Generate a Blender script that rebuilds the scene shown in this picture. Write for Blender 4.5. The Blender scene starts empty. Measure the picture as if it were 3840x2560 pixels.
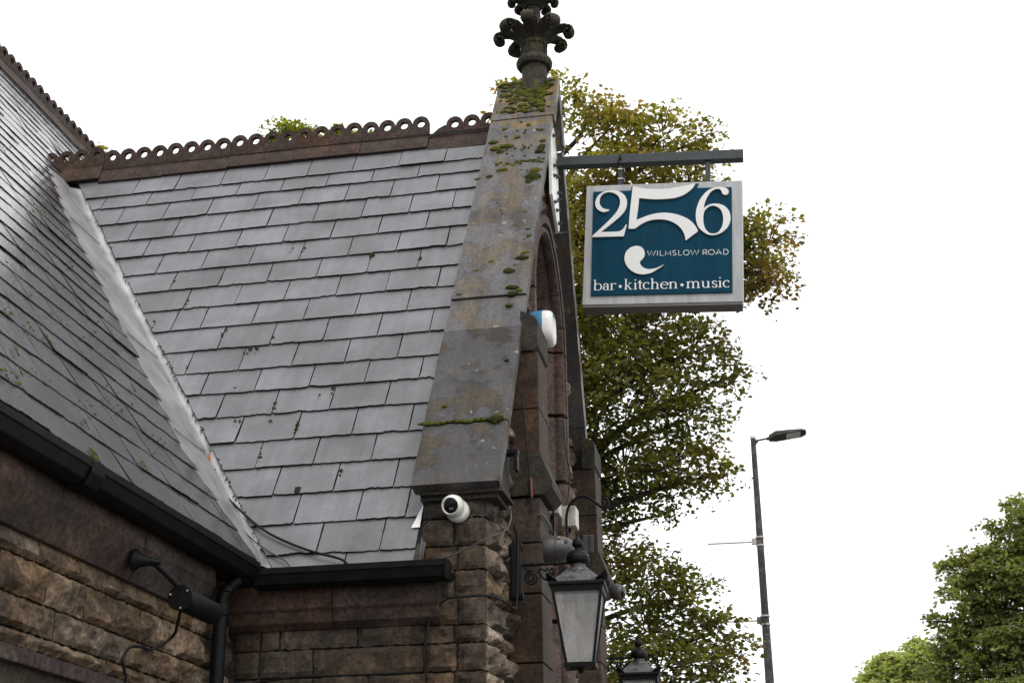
import bpy, bmesh, math, random
import numpy as np
from mathutils import Vector, Matrix, noise
random.seed(7); np.random.seed(7)
scene = bpy.context.scene
COL = scene.collection
R = math.radians

# ------------------------------------------------------------------ camera, sky, sun, exposure
cam_d = bpy.data.cameras.new("camera")
cam = bpy.data.objects.new("camera", cam_d); COL.objects.link(cam)
yaw, pitch, roll = -0.18420, 0.37593, -0.01300
fwd = Vector((math.sin(yaw)*math.cos(pitch), math.cos(yaw)*math.cos(pitch), math.sin(pitch)))
rgt = Vector((math.cos(yaw), -math.sin(yaw), 0)); up = rgt.cross(fwd)
r2 = rgt*math.cos(roll) + up*math.sin(roll); u2 = up*math.cos(roll) - rgt*math.sin(roll)
cam.matrix_world = Matrix(((r2.x, u2.x, -fwd.x, 0), (r2.y, u2.y, -fwd.y, 0), (r2.z, u2.z, -fwd.z, 1.6), (0, 0, 0, 1)))
cam_d.lens = 50; cam_d.sensor_width = 36; cam_d.clip_start = 0.05; cam_d.clip_end = 3000
cam_d.dof.use_dof = True; cam_d.dof.focus_distance = 8.2; cam_d.dof.aperture_fstop = 9.0
scene.camera = cam

world = bpy.data.worlds.new("World"); scene.world = world; world.use_nodes = True
wn = world.node_tree.nodes; wl = world.node_tree.links; wn.clear()
wo = wn.new("ShaderNodeOutputWorld"); bg = wn.new("ShaderNodeBackground"); sky = wn.new("ShaderNodeTexSky")
sky.sky_type = 'NISHITA'; sky.sun_disc = False; sky.sun_elevation = R(52); sky.sun_rotation = R(150)
sky.air_density = 1.0; sky.dust_density = 4.0
mixw = wn.new("ShaderNodeMix"); mixw.data_type = 'RGBA'; mixw.inputs[0].default_value = 0.93
wl.new(sky.outputs[0], mixw.inputs[6]); mixw.inputs[7].default_value = (9.2, 9.3, 9.4, 1)   # overcast cloud layer over the clear sky
wl.new(mixw.outputs[2], bg.inputs[0]); bg.inputs[1].default_value = 0.125
wl.new(bg.outputs[0], wo.inputs[0])
sun_d = bpy.data.lights.new("sun", 'SUN'); sun_d.energy = 0.9; sun_d.angle = R(25); sun_d.color = (1, 0.96, 0.9)
sun = bpy.data.objects.new("sun", sun_d); COL.objects.link(sun)
sun.rotation_euler = (R(38), 0, R(30)); sun.location = (5, -5, 20)
scene.view_settings.view_transform = 'Standard'; scene.view_settings.look = 'None'
scene.view_settings.exposure = 0.55; scene.view_settings.gamma = 1.0
scene.view_settings.use_curve_mapping = False
scene.render.engine = 'CYCLES'
scene.cycles.max_bounces = 8; scene.cycles.transparent_max_bounces = 12

# ------------------------------------------------------------------ materials
def newmat(name):
    m = bpy.data.materials.new(name); m.use_nodes = True
    nt = m.node_tree; nt.nodes.clear()
    out = nt.nodes.new("ShaderNodeOutputMaterial"); b = nt.nodes.new("ShaderNodeBsdfPrincipled")
    nt.links.new(b.outputs[0], out.inputs[0])
    return m, nt, b
def N(nt, t, **kw):
    n = nt.nodes.new(t)
    for k, v in kw.items(): setattr(n, k, v)
    return n
def noise_tex(nt, scale, detail=6, rough=0.6, coord='Object', stretch=None):
    tc = N(nt, "ShaderNodeTexCoord"); src = tc.outputs[coord]
    if stretch:
        mp = N(nt, "ShaderNodeMapping"); mp.inputs['Scale'].default_value = stretch
        nt.links.new(src, mp.inputs[0]); src = mp.outputs[0]
    n = N(nt, "ShaderNodeTexNoise"); n.inputs['Scale'].default_value = scale
    n.inputs['Detail'].default_value = detail; n.inputs['Roughness'].default_value = rough
    nt.links.new(src, n.inputs['Vector']); return n
def ramp(nt, fac, stops):
    r = N(nt, "ShaderNodeValToRGB"); e = r.color_ramp.elements
    while len(e) < len(stops): e.new(0.5)
    for i, (p, c) in enumerate(stops):
        e[i].position = p; e[i].color = (c[0], c[1], c[2], 1) if hasattr(c, '__len__') else (c, c, c, 1)
    nt.links.new(fac, r.inputs[0]); return r
def mix(nt, fac, a, b, mode='MIX'):
    m = N(nt, "ShaderNodeMix", data_type='RGBA', blend_type=mode)
    for sock, v in ((m.inputs[0], fac), (m.inputs[6], a), (m.inputs[7], b)):
        if hasattr(v, 'is_linked') or hasattr(v, 'links'): nt.links.new(v, sock)
        elif isinstance(v, (int, float)): sock.default_value = v
        else: sock.default_value = (v[0], v[1], v[2], 1)
    return m.outputs[2]
def bump(nt, b, h, strength=0.5, dist=0.01, prev=None):
    bp = N(nt, "ShaderNodeBump"); bp.inputs['Strength'].default_value = strength; bp.inputs['Distance'].default_value = dist
    nt.links.new(h, bp.inputs['Height'])
    if prev: nt.links.new(prev, bp.inputs['Normal'])
    nt.links.new(bp.outputs[0], b.inputs['Normal']); return bp.outputs[0]
def simple(name, col, rough=0.5, metal=0.0, var=0.15, scale=30, bmp=0.0, spec=0.5):
    m, nt, b = newmat(name)
    n = noise_tex(nt, scale)
    r = ramp(nt, n.outputs[0], ((0.3, [c*(1-var) for c in col]), (0.7, [min(1, c*(1+var)) for c in col])))
    nt.links.new(r.outputs[0], b.inputs['Base Color'])
    b.inputs['Roughness'].default_value = rough; b.inputs['Metallic'].default_value = metal
    b.inputs['Specular IOR Level'].default_value = spec
    if bmp: bump(nt, b, n.outputs[0], bmp, 0.004)
    return m
def stone_mat(name, cols, soot=0.55, bmp=0.8, moss=0.0, tool=False, rnd=0.35):
    """cols: dark, mid, light stone colours"""
    m, nt, b = newmat(name)
    n1 = noise_tex(nt, 7, 8, 0.65); n2 = noise_tex(nt, 45, 6, 0.7); n3 = noise_tex(nt, 3.1, 4, 0.6)
    base = ramp(nt, n1.outputs[0], ((0.3, cols[0]), (0.5, cols[1]), (0.68, cols[2]))).outputs[0]
    oi = N(nt, "ShaderNodeObjectInfo")
    rv = ramp(nt, oi.outputs['Random'], ((0.0, 1-rnd), (1.0, 1+rnd))).outputs[0]
    base = mix(nt, 1.0, base, rv, 'MULTIPLY')
    hs = N(nt, "ShaderNodeHueSaturation")
    mm = N(nt, "ShaderNodeMath", operation='MULTIPLY_ADD'); mm.inputs[1].default_value = 37.7; mm.inputs[2].default_value = 0
    nt.links.new(oi.outputs['Random'], mm.inputs[0])
    fr = N(nt, "ShaderNodeMath", operation='FRACT'); nt.links.new(mm.outputs[0], fr.inputs[0])
    ma = N(nt, "ShaderNodeMapRange"); ma.inputs[3].default_value = 0.65; ma.inputs[4].default_value = 1.15
    nt.links.new(fr.outputs[0], ma.inputs[0]); nt.links.new(ma.outputs[0], hs.inputs['Saturation']); nt.links.new(base, hs.inputs['Color'])
    base = hs.outputs[0]
    so = ramp(nt, n3.outputs[0], ((0.42, 0.0), (0.62, 1.0))).outputs[0]
    sm = N(nt, "ShaderNodeMath", operation='MULTIPLY'); sm.inputs[1].default_value = soot; nt.links.new(so, sm.inputs[0])
    base = mix(nt, sm.outputs[0], base, (0.03, 0.026, 0.022))
    sp = ramp(nt, n2.outputs[0], ((0.36, 0.35), (0.52, 1.0), (0.7, 1.6))).outputs[0]
    base = mix(nt, 0.85, base, sp, 'MULTIPLY')
    if moss:
        n4 = noise_tex(nt, 9, 6, 0.7)
        mf = ramp(nt, n4.outputs[0], ((0.58, 0.0), (0.66, moss))).outputs[0]
        base = mix(nt, mf, base, (0.085, 0.075, 0.014))
    nt.links.new(base, b.inputs['Base Color']); b.inputs['Roughness'].default_value = 0.8
    b.inputs['Specular IOR Level'].default_value = 0.3
    n7 = noise_tex(nt, 19, 7, 0.75)
    h = mix(nt, 0.5, n1.outputs[0], n2.outputs[0]); h = mix(nt, 0.45, h, n7.outputs[0])
    nrm = bump(nt, b, h, bmp, 0.022)
    if tool:
        tc = N(nt, "ShaderNodeTexCoord"); w = N(nt, "ShaderNodeTexWave"); w.inputs['Scale'].default_value = 26
        w.inputs['Distortion'].default_value = 2.0; w.bands_direction = 'Z'; nt.links.new(tc.outputs['Object'], w.inputs[0])
        bump(nt, b, w.outputs[0], 0.35, 0.004, nrm)
    return m
M = {}
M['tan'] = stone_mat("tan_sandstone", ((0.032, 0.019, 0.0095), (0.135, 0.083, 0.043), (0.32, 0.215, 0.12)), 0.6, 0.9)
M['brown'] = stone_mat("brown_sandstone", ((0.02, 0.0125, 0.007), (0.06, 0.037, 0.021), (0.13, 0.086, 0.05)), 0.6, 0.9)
M['grit'] = stone_mat("gable_gritstone", ((0.045, 0.031, 0.019), (0.15, 0.105, 0.066), (0.3, 0.215, 0.14)), 0.5, 1.0)
M['red'] = stone_mat("red_sandstone", ((0.021, 0.012, 0.0075), (0.049, 0.0285, 0.0175), (0.085, 0.051, 0.032)), 0.5, 0.35, rnd=0.12)
M['pink'] = stone_mat("pink_dressed_stone", ((0.055, 0.032, 0.026), (0.095, 0.056, 0.045), (0.14, 0.085, 0.07)), 0.3, 0.25, tool=True, rnd=0.12)
M['dark_stone'] = stone_mat("sooty_stone", ((0.013, 0.011, 0.008), (0.03, 0.024, 0.017), (0.05, 0.039, 0.027)), 0.6, 0.5, moss=0.5, rnd=0.15)
M['mortar'] = stone_mat("dark_mortar", ((0.0175, 0.013, 0.009), (0.035, 0.025, 0.0175), (0.06, 0.045, 0.03)), 0.3, 0.8, rnd=0.0)
M['finial'] = stone_mat("finial_stone", ((0.0186, 0.0161, 0.0112), (0.0372, 0.031, 0.0205), (0.0589, 0.0496, 0.0298)), 0.4, 0.5, moss=0.75, rnd=0.0)

def coping_mat(name, k):
    m, nt, b = newmat(name)
    n1 = noise_tex(nt, 4.2, 7, 0.62); n2 = noise_tex(nt, 60, 5, 0.7); n3 = noise_tex(nt, 9, 6, 0.65); n4 = noise_tex(nt, 17, 3, 0.5)
    grey = ramp(nt, n2.outputs[0], ((0.3, (0.06, 0.057, 0.06)), (0.7, (0.135, 0.128, 0.134)))).outputs[0]
    tan = ramp(nt, n2.outputs[0], ((0.3, (0.09, 0.072, 0.052)), (0.7, (0.19, 0.155, 0.115)))).outputs[0]
    f = ramp(nt, n1.outputs[0], ((0.53, 0.0), (0.57, 0.85))).outputs[0]
    c = mix(nt, f, grey, tan)
    tc0 = N(nt, "ShaderNodeTexCoord"); sx = N(nt, "ShaderNodeSeparateXYZ"); nt.links.new(tc0.outputs['Object'], sx.inputs[0])
    och = ramp(nt, n3.outputs[0], ((0.5, 0.0), (0.6, 0.9))).outputs[0]
    hi = N(nt, "ShaderNodeMapRange"); hi.inputs[1].default_value = 5.9; hi.inputs[2].default_value = 6.4
    hi.inputs[3].default_value = 0.15; hi.inputs[4].default_value = 1.3     # orange lichen grows thickest on the saddle stone
    nt.links.new(sx.outputs[2], hi.inputs[0])
    oc = N(nt, "ShaderNodeMath", operation='MULTIPLY'); nt.links.new(och, oc.inputs[0]); nt.links.new(hi.outputs[0], oc.inputs[1])
    oc.use_clamp = True
    c = mix(nt, oc.outputs[0], c, (0.25, 0.16, 0.026))
    ns = noise_tex(nt, 1.6, 6, 0.65, stretch=(9, 1, 1)); stn = ramp(nt, ns.outputs[0], ((0.36, 0.66*k), (0.62, 1.08*k))).outputs[0]
    c = mix(nt, 1.0, c, stn, 'MULTIPLY')
    nk = noise_tex(nt, 2.6, 7, 0.7); bk = ramp(nt, nk.outputs[0], ((0.5, 0.0), (0.66, 0.6))).outputs[0]
    c = mix(nt, bk, c, (0.022, 0.02, 0.018))
    lich = ramp(nt, n4.outputs[0], ((0.69, 0.0), (0.725, 0.6))).outputs[0]
    c = mix(nt, lich, c, (0.3, 0.28, 0.235))
    nt.links.new(c, b.inputs['Base Color'])
    rr = ramp(nt, n1.outputs[0], ((0.5, 0.5), (0.54, 0.85))).outputs[0]; nt.links.new(rr, b.inputs['Roughness'])
    b.inputs['Specular IOR Level'].default_value = 0.35
    nrm = bump(nt, b, n2.outputs[0], 0.35, 0.006)
    tc = N(nt, "ShaderNodeTexCoord"); mp = N(nt, "ShaderNodeMapping"); mp.inputs['Rotation'].default_value = (0, 0.12, 0)
    w = N(nt, "ShaderNodeTexWave"); w.inputs['Scale'].default_value = 32; w.inputs['Distortion'].default_value = 2.5; w.bands_direction = 'Z'
    nt.links.new(tc.outputs['Object'], mp.inputs[0]); nt.links.new(mp.outputs[0], w.inputs[0])
    bump(nt, b, w.outputs[0], 0.3, 0.003, nrm)
    return m
M['coping'] = coping_mat("coping_stone", 0.95); M['coping_dark'] = coping_mat("sooty_coping_stone", 0.5)

def slate_mat(name, dark, light, rough, bs, rv_, sp_=0.4):
    m, nt, b = newmat(name)
    n1 = noise_tex(nt, 5, 6, 0.6); n2 = noise_tex(nt, 28, 8, 0.68, stretch=(1, 1.6, 1)); n3 = noise_tex(nt, 90, 4, 0.7)
    base = ramp(nt, n1.outputs[0], ((0.3, dark), (0.7, light))).outputs[0]
    oi = N(nt, "ShaderNodeObjectInfo")
    rv = ramp(nt, oi.outputs['Random'], ((0.0, 1-rv_), (1.0, 1+rv_))).outputs[0]
    base = mix(nt, 1.0, base, rv, 'MULTIPLY')
    st = ramp(nt, n2.outputs[0], ((0.3, 0.85), (0.6, 1.08))).outputs[0]
    base = mix(nt, 0.8, base, st, 'MULTIPLY')
    n5 = noise_tex(nt, 2.2, 5, 0.6); gr = ramp(nt, n5.outputs[0], ((0.38, 0.72), (0.6, 1.12))).outputs[0]
    base = mix(nt, 1.0, base, gr, 'MULTIPLY')
    n8 = noise_tex(nt, 1.8, 6, 0.65, stretch=(13, 1, 1) if bs > .1 else (1, 13, 1)); wr = ramp(nt, n8.outputs[0], ((0.36, 0.88), (0.6, 1.05))).outputs[0]
    base = mix(nt, 1.0, base, wr, 'MULTIPLY')
    n6 = noise_tex(nt, 38, 4, 0.65); sp = ramp(nt, n6.outputs[0], ((0.68, 0.0), (0.76, sp_))).outputs[0]
    base = mix(nt, sp, base, (0.2, 0.2, 0.185))
    nt.links.new(base, b.inputs['Base Color'])
    rr = ramp(nt, n2.outputs[0], ((0.3, rough-0.1), (0.7, rough+0.12))).outputs[0]; nt.links.new(rr, b.inputs['Roughness'])
    h = mix(nt, 0.3, n2.outputs[0], n3.outputs[0])
    bump(nt, b, h, bs, 0.006)
    return m
M['slate'] = slate_mat("wet_grey_slate", (0.112, 0.112, 0.121), (0.155, 0.154, 0.166), 0.36, 0.4, 0.13)
M['slate2'] = slate_mat("wet_purple_slate", (0.045, 0.041, 0.044), (0.075, 0.069, 0.072), 0.19, 0.04, 0.15, 0.08)
M['slate_edge'] = simple("slate_edge_shade", (0.018, 0.017, 0.016), 0.9, 0, 0.5, 60, 0.3, 0.15)  # near-black edge faces paint in the shadow lines under the slate courses
M['cornice'] = stone_mat("cornice_red_stone", ((0.02, 0.0115, 0.0085), (0.062, 0.036, 0.028), (0.115, 0.07, 0.055)), 0.7, 0.35, rnd=0.2)
M['ridge'] = stone_mat("ridge_terracotta", ((0.02, 0.0115, 0.0085), (0.05, 0.0275, 0.02), (0.09, 0.05, 0.037)), 0.5, 0.3, moss=0.1, rnd=0.2)
M['lead'] = simple("wet_lead", (0.3, 0.3, 0.305), 0.33, 0.3, 0.45, 4, 0.35)
M['black'] = simple("black_painted_iron", (0.005, 0.005, 0.0055), 0.5, 0, 0.4, 25, 0.25, 0.14)
M['black_matt'] = simple("weathered_black_paint", (0.005, 0.0046, 0.0044), 0.6, 0, 0.6, 14, 0.4, 0.12)
M['cable'] = simple("black_cable", (0.006, 0.006, 0.006), 0.5, 0, 0.2, 30, 0, 0.2)
M['grey_cable'] = simple("grey_cable", (0.04, 0.038, 0.036), 0.5)
M['white'] = simple("white_plastic", (0.66, 0.65, 0.62), 0.35, 0, 0.04, 12)
M['beige'] = simple("beige_plastic", (0.3, 0.27, 0.215), 0.5, 0, 0.15, 18)
M['dirty_white'] = simple("dirty_white_plastic", (0.42, 0.4, 0.355), 0.45, 0, 0.2, 14)
M['blue_plastic'] = simple("blue_plastic", (0.05, 0.19, 0.36), 0.4, 0, 0.3, 14)
M['cam_grey'] = simple("grey_camera_shell", (0.052, 0.048, 0.047), 0.4, 0, 0.1, 20)
M['lens'] = simple("black_lens", (0.005, 0.005, 0.006), 0.08)
M['glass_dark'] = simple("dark_window_glass", (0.012, 0.013, 0.014), 0.12)

def grimy(name, col, rough, amt, spec=0.5):
    m, nt, b = newmat(name)
    n = noise_tex(nt, 5, 6, 0.65, stretch=(4, 4, 0.5)); n2 = noise_tex(nt, 120, 2, 0.5); n3 = noise_tex(nt, 2.5, 3, 0.5)
    st = ramp(nt, n.outputs[0], ((0.35, 1-amt), (0.6, 1.05))).outputs[0]
    c = mix(nt, 1.0, col, st, 'MULTIPLY')
    c = mix(nt, 0.6, c, ramp(nt, n3.outputs[0], ((0.3, 0.85), (0.7, 1.12))).outputs[0], 'MULTIPLY')
    sp = ramp(nt, n2.outputs[0], ((0.73, 0.0), (0.76, 0.35))).outputs[0]
    c = mix(nt, sp, c, (0.35, 0.36, 0.37))
    nt.links.new(c, b.inputs['Base Color']); b.inputs['Roughness'].default_value = rough; b.inputs['Specular IOR Level'].default_value = spec
    return m
M['sign_under'] = simple("sign_dark_grey_paint", (0.09, 0.082, 0.082), 0.5, 0, 0.15, 9)
M['sign_blue'] = grimy("sign_teal_panel", (0.0005, 0.039, 0.071), 0.55, 0.18, 0.08); M['sign_frame'] = grimy("sign_grey_paint", (0.36, 0.36, 0.37), 0.4, 0.22)
M['sign_white'] = simple("sign_white_letter", (0.66, 0.65, 0.64), 0.4, 0, 0.03, 12)
M['steel_grey'] = simple("grey_painted_steel", (0.03, 0.036, 0.039), 0.4, 0, 0.25, 18, 0.15, 0.35)
M['plate_white'] = simple("white_painted_steel", (0.8, 0.79, 0.77), 0.35, 0, 0.08, 14)
M['post'] = stone_mat("mottled_lamp_post_paint", ((0.03, 0.028, 0.028), (0.055, 0.05, 0.05), (0.13, 0.12, 0.11)), 0.2, 0.1, rnd=0.0)
M['galv'] = simple("galvanised_steel", (0.42, 0.4, 0.37), 0.45, 0.5, 0.2, 20)
M['led'] = simple("lamp_lens_glass", (0.5, 0.5, 0.49), 0.25)
M['moss'] = simple("moss", (0.085, 0.085, 0.014), 0.95, 0, 0.7, 70, 1.0, 0.1)
M['moss_green'] = simple("bright_moss", (0.062, 0.076, 0.014), 0.95, 0, 0.6, 70, 1.0, 0.1)
M['moss_dark'] = simple("dark_moss", (0.03, 0.035, 0.01), 0.95, 0, 0.6, 70, 1.0, 0.1)
M['lintel'] = stone_mat("lintel_timber", ((0.021, 0.014, 0.0126), (0.049, 0.0294, 0.0266), (0.112, 0.084, 0.0595)), 0.3, 0.5, rnd=0.0)
M['plank'] = simple("blue_black_paint", (0.016, 0.019, 0.024), 0.5, 0, 0.3, 18, 0.2)
M['orange'] = simple("orange_tape", (0.2, 0.04, 0.02), 0.6)
M['bulb'] = simple("dark_bulb", (0.1, 0.088, 0.075), 0.5)  # grey-brown, darkened to show as a silhouette behind the frosted panes
M['rust'] = simple("rusty_iron", (0.06, 0.035, 0.022), 0.7, 0, 0.4, 30, 0.4)
M['leaf_orange'] = simple("dead_leaf", (0.3, 0.09, 0.015), 0.7)

def lantern_roof_mat():
    m, nt, b = newmat("lantern_roof_paint")
    n = noise_tex(nt, 26, 5, 0.7); n2 = noise_tex(nt, 90, 3, 0.6)
    f = ramp(nt, n.outputs[0], ((0.46, 0.0), (0.52, 1.0))).outputs[0]
    c = mix(nt, f, (0.014, 0.014, 0.015), (0.07, 0.07, 0.074))
    sp = ramp(nt, n2.outputs[0], ((0.38, 0.3), (0.5, 1.0))).outputs[0]
    c = mix(nt, 0.7, c, sp, 'MULTIPLY')
    nt.links.new(c, b.inputs['Base Color']); b.inputs['Roughness'].default_value = 0.45
    bump(nt, b, n2.outputs[0], 0.3, 0.002); return m
M['lantern_roof'] = lantern_roof_mat()
def frosted():
    m, nt, b = newmat("frosted_lantern_glass")
    b.inputs['Base Color'].default_value = (0.62, 0.62, 0.61, 1); b.inputs['Roughness'].default_value = 0.28
    b.inputs['Transmission Weight'].default_value = 0.3; b.inputs['IOR'].default_value = 1.2
    n = noise_tex(nt, 5, 6, 0.6, stretch=(6, 6, 1)); r = ramp(nt, n.outputs[0], ((0.35, (0.42, 0.41, 0.4)), (0.65, (0.6, 0.6, 0.6))))
    nt.links.new(r.outputs[0], b.inputs['Base Color'])
    out = [q for q in nt.nodes if q.type == 'OUTPUT_MATERIAL'][0]; tr = N(nt, 'ShaderNodeBsdfTransparent'); ms = N(nt, 'ShaderNodeMixShader'); ms.inputs[0].default_value = 0.66
    nt.links.new(b.outputs[0], ms.inputs[1]); nt.links.new(tr.outputs[0], ms.inputs[2]); nt.links.new(ms.outputs[0], out.inputs[0]); return m
M['frost'] = frosted()
def leaf_mat(name, trans=0.35):
    m = bpy.data.materials.new(name); m.use_nodes = True; nt = m.node_tree; nt.nodes.clear()
    out = N(nt, "ShaderNodeOutputMaterial"); at = N(nt, "ShaderNodeAttribute", attribute_name="tint")
    d = N(nt, "ShaderNodeBsdfPrincipled"); d.inputs['Roughness'].default_value = 0.5; d.inputs['Specular IOR Level'].default_value = 0.35
    t = N(nt, "ShaderNodeBsdfTranslucent"); mx = N(nt, "ShaderNodeMixShader"); mx.inputs[0].default_value = trans
    br = mix(nt, 1.0, at.outputs['Color'], (1.35, 1.45, 0.55), 'MULTIPLY')
    nt.links.new(at.outputs['Color'], d.inputs['Base Color']); nt.links.new(br, t.inputs[0])
    nt.links.new(d.outputs[0], mx.inputs[1]); nt.links.new(t.outputs[0], mx.inputs[2]); nt.links.new(mx.outputs[0], out.inputs[0])
    return m
M['leaf'] = leaf_mat("lime_leaf", 0.5)
M['bark'] = simple("bark", (0.04, 0.032, 0.025), 0.9, 0, 0.4, 12, 0.8)
M['asphalt'] = simple("asphalt", (0.05, 0.05, 0.052), 0.85, 0, 0.25, 60, 0.5)
M['paving'] = simple("paving", (0.16, 0.15, 0.14), 0.85, 0, 0.2, 25, 0.4)
M['kerb'] = simple("kerb_stone", (0.22, 0.21, 0.2), 0.8, 0, 0.2, 25, 0.4)
M['grass'] = simple("grass", (0.045, 0.07, 0.02), 0.95, 0, 0.4, 8, 0.6)
M['line'] = simple("road_paint", (0.75, 0.74, 0.7), 0.7, 0, 0.1, 30)

# ------------------------------------------------------------------ mesh helpers
class MB:
    def __init__(s): s.v = []; s.f = []
    def add(s, vs, fs):
        o = len(s.v); s.v += [tuple(p) for p in vs]; s.f += [tuple(i+o for i in q) for q in fs]; return s
    def box(s, a, b):
        x0, y0, z0 = a; x1, y1, z1 = b
        return s.add([(x0,y0,z0),(x1,y0,z0),(x1,y1,z0),(x0,y1,z0),(x0,y0,z1),(x1,y0,z1),(x1,y1,z1),(x0,y1,z1)],
                     [(0,3,2,1),(4,5,6,7),(0,1,5,4),(1,2,6,5),(2,3,7,6),(3,0,4,7)])
    def prism(s, poly, fn, a, b):
        """poly: 2-D outline; fn(u,v,w) -> 3-D; extruded from w=a to w=b"""
        n = len(poly)
        vs = [fn(u, v, a) for u, v in poly] + [fn(u, v, b) for u, v in poly]
        return s.add(vs, [tuple(range(n))[::-1], tuple(range(n, 2*n))] + [(i, (i+1) % n, n+(i+1) % n, n+i) for i in range(n)])
    def loft(s, rings, closed=True, caps=True):
        n = len(rings[0]); vs = [p for r in rings for p in r]; fs = []
        for i in range(len(rings)-1):
            for j in range(n if closed else n-1):
                k = (j+1) % n; fs.append((i*n+j, i*n+k, (i+1)*n+k, (i+1)*n+j))
        if caps and closed: fs += [tuple(range(n))[::-1], tuple(range((len(rings)-1)*n, len(rings)*n))]
        return s.add(vs, fs)
    def lathe(s, prof, c, ax=(0, 0, 1), seg=20):
        """prof: (radius, height) list along axis ax through c"""
        ax = Vector(ax).normalized(); a = ax.orthogonal().normalized(); b = ax.cross(a); c = Vector(c)
        return s.loft([[c + ax*h + (a*math.cos(t) + b*math.sin(t))*max(r, 1e-4) for t in [2*math.pi*k/seg for k in range(seg)]] for r, h in prof])
    def tube(s, pts, r, seg=8, flat=1.0):
        pts = [Vector(p) for p in pts]; rings = []; up = Vector((0, 0, 1)); prev = None
        for i, p in enumerate(pts):
            t = (pts[min(i+1, len(pts)-1)] - pts[max(i-1, 0)]).normalized()
            a = (prev - t*prev.dot(t)) if prev is not None else (up - t*up.dot(t))
            if a.length < 1e-4: a = t.orthogonal()
            a.normalize(); prev = a; b = t.cross(a)
            rr = r[i] if hasattr(r, '__len__') else r
            rings.append([p + a*(rr*math.cos(q)) + b*(rr*flat*math.sin(q)) for q in [2*math.pi*k/seg for k in range(seg)]])
        return s.loft(rings)
    def sphere(s, c, rad, seg=12, rings=8):
        rx, ry, rz = rad if hasattr(rad, '__len__') else (rad,)*3
        return s.loft([[(c[0]+rx*math.sin(a)*math.cos(t), c[1]+ry*math.sin(a)*math.sin(t), c[2]-rz*math.cos(a)) for t in [2*math.pi*k/seg for k in range(seg)]]
                       for a in [max(0.02, min(math.pi-0.02, math.pi*i/rings)) for i in range(rings+1)]])
    def mesh(s, name, smooth=None):
        me = bpy.data.meshes.new(name); me.from_pydata(s.v, [], s.f); me.validate()
        bm = bmesh.new(); bm.from_mesh(me); bmesh.ops.recalc_face_normals(bm, faces=bm.faces); bm.to_mesh(me); bm.free()
        if smooth:
            me.polygons.foreach_set('use_smooth', [True]*len(me.polygons))
            try: me.set_sharp_from_angle(angle=R(smooth))
            except Exception: pass
        return me
    def build(s, name, mat, parent=None, smooth=None, bevel=0.0):
        return link(name, s.mesh(name, smooth), mat, parent, bevel)
def set_parent(o, p):
    o.parent = p                      # meshes are drawn in world metres; the root Empty stands at the thing's base
    if p.type == 'EMPTY': o.matrix_parent_inverse = Matrix.Translation(-p.location)
def link(name, me, mat, parent=None, bevel=0.0):
    o = bpy.data.objects.new(name, me); COL.objects.link(o)
    if mat and not me.materials: me.materials.append(mat)
    if parent: set_parent(o, parent)
    if bevel:
        bv = o.modifiers.new("edge", 'BEVEL'); bv.width = bevel; bv.segments = 2; bv.limit_method = 'ANGLE'; bv.angle_limit = R(35)
    return o
def empty(name, parent=None, loc=(0, 0, 0)):
    o = bpy.data.objects.new(name, None); o.empty_display_size = 0.1; o.location = loc; COL.objects.link(o)
    if parent: set_parent(o, parent)
    return o
def tag(o, label=None, cat=None, group=None, kind=None):
    for k, v in (('label', label), ('category', cat), ('group', group), ('kind', kind)):
        if v: o[k] = v
    return o
def curve_mesh(name, splines, depth):
    """2-D outlines (the later ones may be holes) filled and extruded to thickness depth; lies in local XY, z 0..depth"""
    cu = bpy.data.curves.new(name, 'CURVE'); cu.dimensions = '2D'; cu.fill_mode = 'BOTH'; cu.extrude = depth/2
    for pts in splines:
        sp = cu.splines.new('POLY'); sp.points.add(len(pts)-1); sp.use_cyclic_u = True
        for i, p in enumerate(pts): sp.points[i].co = (p[0], p[1], 0, 1)
    o = bpy.data.objects.new(name, cu); COL.objects.link(o)
    dg = bpy.context.evaluated_depsgraph_get()
    me = bpy.data.meshes.new_from_object(o.evaluated_get(dg)); me.name = name
    bpy.data.objects.remove(o); bpy.data.curves.remove(cu)
    me.materials.clear(); me.transform(Matrix.Translation((0, 0, depth/2)))
    return me
def smooth_path(pts, n=6):
    pts = [Vector(p) for p in pts]; out = []
    P = [pts[0]*2-pts[1]] + pts + [pts[-1]*2-pts[-2]]
    for i in range(1, len(P)-2):
        a, b, c, d = P[i-1:i+3]
        for k in range(n):
            t = k/n
            out.append(0.5*((2*b)+(c-a)*t+(2*a-5*b+4*c-d)*t*t+(3*b-a-3*c+d)*t**3))
    out.append(pts[-1]); return out
def smooth2(pts, n=3, corners=()):
    """closed outline, Catmull-Rom rounded except at corner indices"""
    L = len(pts); out = []
    for i in range(L):
        b, c = Vector(pts[i]), Vector(pts[(i+1) % L])
        a = Vector(pts[i-1]) if i not in corners else b*2-c
        d = Vector(pts[(i+2) % L]) if (i+1) % L not in corners else c*2-b
        for k in range(n):
            t = k/n
            out.append(tuple(0.5*((2*b)+(c-a)*t+(2*a-5*b+4*c-d)*t*t+(3*b-a-3*c+d)*t**3)))
    return out
def sharp_corners(pts, lim=50):
    L = len(pts); r = set()
    for i in range(L):
        a = Vector(pts[i])-Vector(pts[i-1]); b = Vector(pts[(i+1) % L])-Vector(pts[i])
        if a.length > 0 and b.length > 0 and a.angle(b) > R(lim): r.add(i)
    return r

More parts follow.
